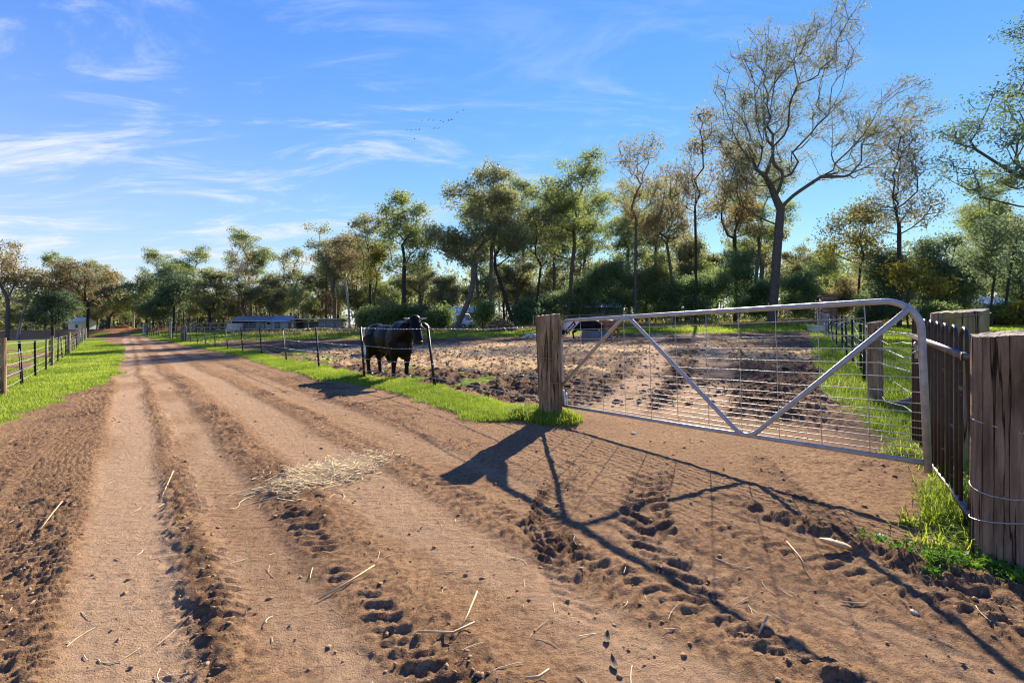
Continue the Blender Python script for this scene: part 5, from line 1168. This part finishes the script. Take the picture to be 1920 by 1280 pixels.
def build_far_wood():
    rg = np.random.default_rng(77); C = []; Vt = []; Ft = []; off = 0; S = []
    for i in range(760):
        a = rg.uniform(-1.25, 1.3) if i < 500 else rg.uniform(-3.2, -1.2) if i < 640 else rg.uniform(1.25, 3.0); Y = rg.uniform(96, 150) if abs(a) < 1.3 else rg.uniform(60, 100); x = a * Y; z = Z0(x, Y); h = rg.uniform(6, 11) * (1 + 0.75 * sstep(-0.5, 0.2, a))
        V, F = tube([(x, Y, z - 0.3), (x + rg.normal(0, 0.3), Y, z + h * 0.5), (x + rg.normal(0, 0.6), Y, z + h * 0.9)], [0.2, 0.14, 0.05], 5, False); Vt.append(V); Ft.append(np.array(F) + off); off += len(V)
        n = 13; d = rg.normal(0, 1, (n, 3)) * np.array([1.5, 1.5, h * 0.18]); C.append(np.array([x, Y, z + h * 0.66]) + d)
        n = 5; C.append(np.array([x, Y, z + 1.2]) + rg.normal(0, 1, (n, 3)) * np.array([2.4, 1.5, 0.9]))
    V, F, rnd = leaf_cloud(np.concatenate(C), 17, 1.3, 0.85, rg)
    o = tag(link('far_wood', mesh_from('far_wood', V, F, LEAF['olive'], False, {'rnd': rnd})), 'far-off gum wood closing the view behind the trees', 'wood', kind='stuff')
    q = link('trunks', mesh_from('trunks', np.concatenate(Vt), np.concatenate(Ft), BARK['grey']), o); q['kind'] = 'stuff'
build_far_wood()

# ------------------------------------------------------------------ grass, straw, clods and small things on the ground
M_GRASS = mk_leaf('grass_blades', (0.118, 0.170, 0.026), (0.300, 0.362, 0.058), (0.53, 0.47, 0.19), 0.48)
M_GRASSD = mk_leaf('dry_grass', (0.16, 0.15, 0.05), (0.36, 0.30, 0.12), None, 0.35)
def blades(name, label, x, y, z, L_, wd, rg, mat, bend=0.5, two=True):
    m = len(x); a = rg.uniform(0, 2 * math.pi, m); lean = rg.uniform(0.1, bend, m) * 1.5
    dx = np.cos(a); dy = np.sin(a); px_ = -dy; py_ = dx; B = np.stack([x, y, z - 0.01], 1)
    side = np.stack([px_, py_, np.zeros(m)], 1) * wd[:, None] / 2
    mid = B + np.stack([dx * lean * 0.35, dy * lean * 0.35, np.ones(m) * 0.6], 1) * L_[:, None]
    tip = B + np.stack([dx * lean, dy * lean, np.ones(m) * (1.0 - 0.3 * lean)], 1) * L_[:, None]
    if two:
        V = np.stack([B - side, B + side, mid + side * 0.8, mid - side * 0.8, tip], 1).reshape(-1, 3); i = np.arange(m)[:, None] * 5
        F = [(i + np.array([[0, 1, 2, 3]])), (i + np.array([[3, 2, 4]]))]; k = 5
    else:
        V = np.stack([B - side, B + side, tip], 1).reshape(-1, 3); F = [np.arange(m * 3).reshape(-1, 3)]; k = 3
    patch = fbm(x, y, 0.8, 3, 201); rnd = np.clip(0.55 * sstep(0.25, 0.75, patch) + 0.45 * rg.uniform(0, 1, m), 0, 1)
    return tag(link(name, mesh_from(name, V, F, mat, False, {'rnd': np.repeat(rnd, k)})), label, 'grass', kind='stuff')
def sprinkle(rg, n, x0, x1, y0, y1):
    return rg.uniform(x0, x1, n), rg.uniform(y0, y1, n)
def build_grass():
    rg = np.random.default_rng(5)
    def sow(name, label, xs, ys, cond, ln, w0, two, mat=M_GRASS, bend=0.7):
        G = ground(xs, ys); keep = (rg.uniform(0, 1, len(xs)) < G['gr'] ** 2.2) & cond(G, xs, ys); xs, ys, z = xs[keep], ys[keep], G['z'][keep]
        r = np.hypot(xs, ys); L_ = rg.uniform(*ln, len(xs)) * (0.7 + 0.7 * fbm(xs, ys, 2.5, 2, 211)); wd = w0 * (0.7 + 0.6 * rg.uniform(0, 1, len(xs))) * np.maximum(1, r / 9)
        return blades(name, label, xs, ys, z, L_, wd, rg, mat, bend, two)
    # verge under the right fence, densest near the gate post
    t = rg.uniform(0, 1, 230000) ** 1.9; arc = t * 62; k = np.searchsorted(np.cumsum(np.hypot(*np.diff(RF, axis=0).T)), arc); k = np.minimum(k, len(RF) - 2)
    cl = np.concatenate([[0], np.cumsum(np.hypot(*np.diff(RF, axis=0).T))]); d = np.diff(RF, axis=0); d = d / np.hypot(*d.T)[:, None]
    P = RF[k] + d[k] * (arc - cl[k])[:, None]; o = rg.uniform(-1.35, 0.45, len(arc)); P = P + np.stack([d[k][:, 1], -d[k][:, 0]], 1) * o[:, None]
    sow('verge_grass', 'bright green grass strip under the black picket fence', P[:, 0], P[:, 1], lambda G, x, y: y > 5.6, (0.035, 0.095), 0.008, False)
    xs, ys = sprinkle(rg, 9000, 0.0, 1.1, 5.85, 6.9)
    sow('post_grass', 'grass tuft round the foot of the timber gate post', xs, ys, lambda G, x, y: (np.hypot(x - 0.55, y - 6.3) < 0.6), (0.05, 0.15), 0.007, True)
    # left verge
    s = 5 + 52 * rg.uniform(0, 1, 240000) ** 1.7; v = rg.uniform(-5.5, 0.4, len(s)); xs = v * UY + s * UX; ys = -v * UX + s * UY
    sow('left_verge_grass', 'green grass verge between the track and the left fence', xs, ys, lambda G, x, y: y > 2, (0.03, 0.09), 0.009, False)
    # bank below the hoop-top panel
    tt = rg.uniform(-0.1, 1.5, 26000); off = rg.uniform(-0.75, 0.35, len(tt)); dx, dy = 0.557, 0.83; xs = 2.62 + dx * tt * 2.0 + dy * off; ys = 2.62 + dy * tt * 2.0 - dx * off
    sow('bank_grass', 'long bright grass on the bank below the hoop-top panel', xs, ys, lambda G, x, y: y > 2.3, (0.05, 0.15), 0.007, True, bend=1.1)
    # right-hand paddock
    ys = 3.0 + 45 * rg.uniform(0, 1, 150000) ** 2.0; xs = ys * rg.uniform(0.5, 1.3, len(ys)) + rg.uniform(0, 2.5, len(ys))
    sow('right_paddock_grass', 'sunlit grass in the paddock right of the gate', xs, ys, lambda G, x, y: (G['dg'] > -1.2), (0.06, 0.17), 0.012, False)
    # far side of the bull paddock
    ys = rg.uniform(33, 70, 100000); xs = ys * rg.uniform(-0.75, 0.75, len(ys))
    sow('far_grass', 'green grass strip at the far side of the paddock', xs, ys, lambda G, x, y: (G['df'] > 0.5), (0.10, 0.24), 0.012, False)
    ys = rg.uniform(46, 72, 26000); xs = ys * rg.uniform(-0.6, 0.95, len(ys))
    sow('dry_grass', 'dry straw-coloured grass at the feet of the trees', xs, ys, lambda G, x, y: (G['df'] > 0.5), (0.25, 0.55), 0.016, False, M_GRASSD)
    # broad-leaved weeds by the broad post
    C = []
    for _ in range(46):
        x = rg.uniform(2.15, 2.75); y = 2.62 - (x - 2.55) * 0.5 + rg.normal(0, 0.10) - 0.16
        C.append((x, y, zd(x, y) + rg.uniform(0.01, 0.06)))
    V, F, rnd = leaf_cloud(np.array(C), 22, 0.055, 0.035, rg, 0.5, 0.0)
    tag(link('clover', mesh_from('clover', V, F, mk_leaf('clover_leaves', (0.04, 0.10, 0.014), (0.12, 0.21, 0.03), None, 0.4), False, {'rnd': rnd})), 'low clover at the foot of the broad dark post', 'weeds', kind='stuff')
build_grass()

def stalks(xs, ys, z, ln, rad, rg, mat, name, label, cat, curl=0.25, tilt=0.12, dirbias=None):
    Vs = []; Fs = []; off = 0
    for x, y, zz, l in zip(xs, ys, z, ln):
        a = rg.uniform(0, 2 * math.pi) if dirbias is None else rg.normal(dirbias, 0.6); t = np.linspace(-0.5, 0.5, 5); c = rg.normal(0, curl); kink = rg.normal(0, 0.5) if rg.uniform() < 0.25 else 0
        ang = a + c * t * 2 + kink * (t > 0.1); P = np.zeros((5, 3)); st = l / 4
        for i in range(1, 5): P[i] = P[i - 1] + np.array([math.cos(ang[i]), math.sin(ang[i]), 0]) * st
        P -= P.mean(0); P[:, 2] += np.linspace(-1, 1, 5) * rg.normal(0, tilt) * l * 0.5; P += (x, y, zz + rad)
        V, F = tube(P, rad * rg.uniform(0.6, 1.3), 4, False); Vs.append(V); Fs.append(np.array(F) + off); off += len(V)
    return tag(link(name, mesh_from(name, np.concatenate(Vs), np.concatenate(Fs), mat, True)), label, cat, kind='stuff')
def build_straw():
    rg = np.random.default_rng(15)
    n = 1300; q = rg.normal(0, 1, (n, 2)); x = -1.62 + 0.20 * q[:, 0] + 0.05 * q[:, 1]; y = 4.22 + 0.26 * q[:, 1] + 0.06 * q[:, 0]
    r2 = ((x + 1.60) / 0.27) ** 2 + ((y - 4.2) / 0.22) ** 2
    z = ground(x, y)['z'] + 0.07 * np.exp(-r2 * 0.6) * rg.uniform(0, 1, n) + 0.004
    stalks(x, y, z, rg.uniform(0.05, 0.24, n), 0.0023, rg, M_STRAW, 'straw_pile', 'loose pile of pale straw on the dirt track', 'straw', 0.5, 0.35, 0.7)
    n = 440; y = 1.35 + 8 * rg.uniform(0, 1, n) ** 1.6; x = y * rg.uniform(-1.15, 1.15, n); G = ground(x, y); k = (G['gr'] < 0.4) & (rg.uniform(0, 1, n) < 0.35 + 0.65 * fbm(x, y, 0.7, 2, 301))
    stalks(x[k], y[k], G['z'][k] + 0.003, rg.uniform(0.03, 0.14, n)[k], 0.0018, rg, M_STRAW, 'scattered_straw', 'single straws scattered over the dirt track', 'straw', 0.3, 0.08)
    n = 9000; y = 11 + 22 * rg.uniform(0, 1, n); x = rg.uniform(-16, 7, n); G = ground(x, y); k = rg.uniform(0, 1, n) < G['straw']
    stalks(x[k], y[k], G['z'][k] + 0.02, rg.uniform(0.10, 0.32, n)[k], 0.0042, rg, M_STRAW, 'paddock_straw', 'trampled straw litter in the bull paddock', 'straw', 0.4, 0.35)
build_straw()
def build_clods():
    rg = np.random.default_rng(25)
    base = np.array([(1, 0, 0), (-1, 0, 0), (0, 1, 0), (0, -1, 0), (0, 0, 1), (0, 0, -1), (.6, .6, .5), (-.6, .6, .5), (.6, -.6, .5), (-.6, -.6, .5)], float)
    F0 = np.array([(4, 6, 8), (4, 8, 9), (4, 9, 7), (4, 7, 6), (0, 8, 6), (0, 6, 2), (2, 6, 7), (2, 7, 1), (1, 7, 9), (1, 9, 3), (3, 9, 8), (3, 8, 0)])
    def scatter(name, label, x, y, size, mat, sink=0.25):
        G = ground(x, y); keep = (rg.uniform(0, 1, len(x)) < np.clip(0.07 + G['moist'] * 1.1, 0, 1)) & (G['gr'] < 0.4); x, y, z, sz = x[keep], y[keep], G['z'][keep], size[keep]; m = len(x)
        J = base[None] * (1 + rg.normal(0, 0.28, (m, 10, 1))) * rg.uniform(0.6, 1.3, (m, 1, 3)) * np.array([1.25, 1.0, 0.7]); a = rg.uniform(0, 6.28, m); c, s_ = np.cos(a)[:, None], np.sin(a)[:, None]
        X = J[..., 0] * c - J[..., 1] * s_; Yy = J[..., 0] * s_ + J[..., 1] * c; V = np.stack([X, Yy, J[..., 2]], -1) * sz[:, None, None] + np.stack([x, y, z + sz * sink], 1)[:, None]
        F = (F0[None] + (np.arange(m) * 10)[:, None, None]).reshape(-1, 3)
        tag(link(name, mesh_from(name, V.reshape(-1, 3), F, mat, False)), label, 'soil', kind='stuff')
    n = 60000; y = 1.2 + 9 * rg.uniform(0, 1, n) ** 1.7; x = y * rg.uniform(-1.2, 1.15, n)
    scatter('soil_crumbs', 'crumbs of soil kicked up on the dirt track', x, y, 0.0022 + 0.010 * rg.uniform(0, 1, n) ** 6 * (0.6 + y / 5), M_CLOD)
    n = 24000; y = 7.5 + 22 * rg.uniform(0, 1, n) ** 1.5; x = y * rg.uniform(-0.6, 0.75, n) + rg.uniform(-0.5, 2.5, n); df = poly_sd(RF, x, y)[0]; dg = poly_sd(GF, x, y)[0]; k = (df > 0.3) & (dg < -0.3)
    scatter('paddock_clods', 'trampled clods of damp soil in the bull paddock', x[k], y[k], (0.012 + 0.055 * rg.uniform(0, 1, n) ** 2.5)[k], M_CLODP, 0.1)
build_clods()

def build_bits():
    def at(px, py): Y = FPX * EYE / (py - HOR); x = GX(px, Y); return x, Y, zd(x, Y)
    rg = np.random.default_rng(33)
    x, y, z = at(1567, 1033); b = MB(); b.ell((0, 0, 0), (0.085, 0.034, 0.017), 14, 6); V = b.V[0]; V += rg.normal(0, 0.002, V.shape)
    tag(b.build('wood_chip', M_CHIP, None, False, (x, y, z + 0.035), (-0.25, 0.12, -0.5)), 'pale split slab of wood lying on the dirt right of centre', 'wood chip')
    for px, py, sz, lab in ((1188, 813, 0.035, 'small pale stone on the dirt in front of the gate'), (1714, 1146, 0.022, 'tiny pale stone below the grass bank on the right'), (1652, 1008, 0.035, 'brown stone among broken clods below the grass bank')):
        x, y, z = at(px, py); b = MB(); b.ell((0, 0, 0), (sz, sz * 0.7, sz * 0.45), 10, 6); b.V[0] += rg.normal(0, sz * 0.07, b.V[0].shape)
        tag(b.build('stone', M_STONE, None, False, (x, y, z + sz * 0.2), (0, 0, rg.uniform(0, 3))), lab, 'stone')
    for px, py, rz, lab in ((1138, 1190, 1.3, 'pale dry leaf on the mud, the upper of two near the bottom'), (1150, 1238, 1.6, 'pale dry leaf on the mud, the lower of two near the bottom')):
        x, y, z = at(px, py); t = np.linspace(-1, 1, 9); Wd = 0.016 * (1 - t * t) ** 0.7 * (1.2 - 0.4 * t); Lf = 0.05
        V = np.concatenate([np.stack([t * Lf, Wd, 0.010 * t * t + 0.004], 1), np.stack([t * Lf, -Wd, 0.010 * t * t + 0.006], 1), np.stack([t * Lf, 0 * t, 0.010 * t * t - 0.002], 1)])
        F = [(i, i + 1, 18 + i + 1, 18 + i) for i in range(8)] + [(18 + i, 18 + i + 1, 9 + i + 1, 9 + i) for i in range(8)]
        tag(link('dry_leaf', mesh_from('dry_leaf', V * 0.7, F, M_LOG), None, (x, y, z + 0.008), (0.1, -0.15, rz)), lab, 'leaf')
    for pts, r, lab in (([(782, 1196), (850, 1188), (890, 1176)], 0.0048, 'long thick straw stalk lying across the bottom centre'), ([(862, 1183), (878, 1150), (895, 1113)], 0.0042, 'straw stalk crossing the long thick stalk at bottom centre'),
                        ([(1422, 1187), (1440, 1163)], 0.005, 'short thick pale stalk on dirt right of bottom centre'), ([(75, 1000), (95, 975), (117, 952)], 0.0040, 'bent straw stalk at the left on the smooth track'),
                        ([(597, 1120), (650, 1098), (702, 1070)], 0.0045, 'brown stalk on the track below the straw pile'), ([(1475, 1018), (1497, 1048), (1515, 1078)], 0.0032, 'thin pale stalk left of the split wood slab'),
                        ([(303, 930), (312, 912), (325, 893)], 0.0042, 'straw stalk between the left wheel ruts'), ([(985, 1280), (1010, 1268), (1030, 1262)], 0.005, 'thick pale stalk at the very bottom edge')):
        P = np.array([at(a, b_) for a, b_ in pts]); P[:, 2] += r + 0.006; P[-1, 2] += 0.02; b = MB(); b.tube(np.concatenate([P[:1], P[1:]]), r, 6); tag(b.build('dry_stalk', M_STALK, None, True), lab, 'stalk')
build_bits()

def build_birds():
    rg = np.random.default_rng(44); Y = 230.0
    b = MB(); b.tube([(-0.4, 0, 0), (0, 0, 0.03), (0.45, 0, 0)], [0.03, 0.13, 0.03], 6); b.add([(0.15, 0, 0.05), (-0.15, 0, 0.05), (-0.1, 0.55, 0.22), (0.12, 0.5, 0.22), (-0.15, 1.05, 0.1)], [(0, 1, 2, 3), (3, 2, 4)]); b.add([(0.15, 0, 0.05), (-0.15, 0, 0.05), (-0.1, -0.55, 0.22), (0.12, -0.5, 0.22), (-0.15, -1.05, 0.1)], [(3, 2, 1, 0), (4, 2, 3)])
    me = b.mesh('bird', mk('bird_feathers', (0.22, 0.23, 0.26), None, 4, 0.8))
    for i, (px, py) in enumerate(((762, 243), (771, 244), (779, 243), (786, 243), (813, 241), (816, 241), (822, 241), (791, 226), (803, 226), (812, 226), (826, 227), (831, 229), (841, 226), (846, 225), (849, 225), (777, 261), (869, 207), (857, 211))):
        p = W(px, py, Y); tag(link('bird', me, None, tuple(p), (rg.normal(0, 0.3), 0, rg.uniform(0.2, 1.2))), 'tiny bird in the loose flock flying high above the bull', 'bird', 'birds of the distant flock')
build_birds()
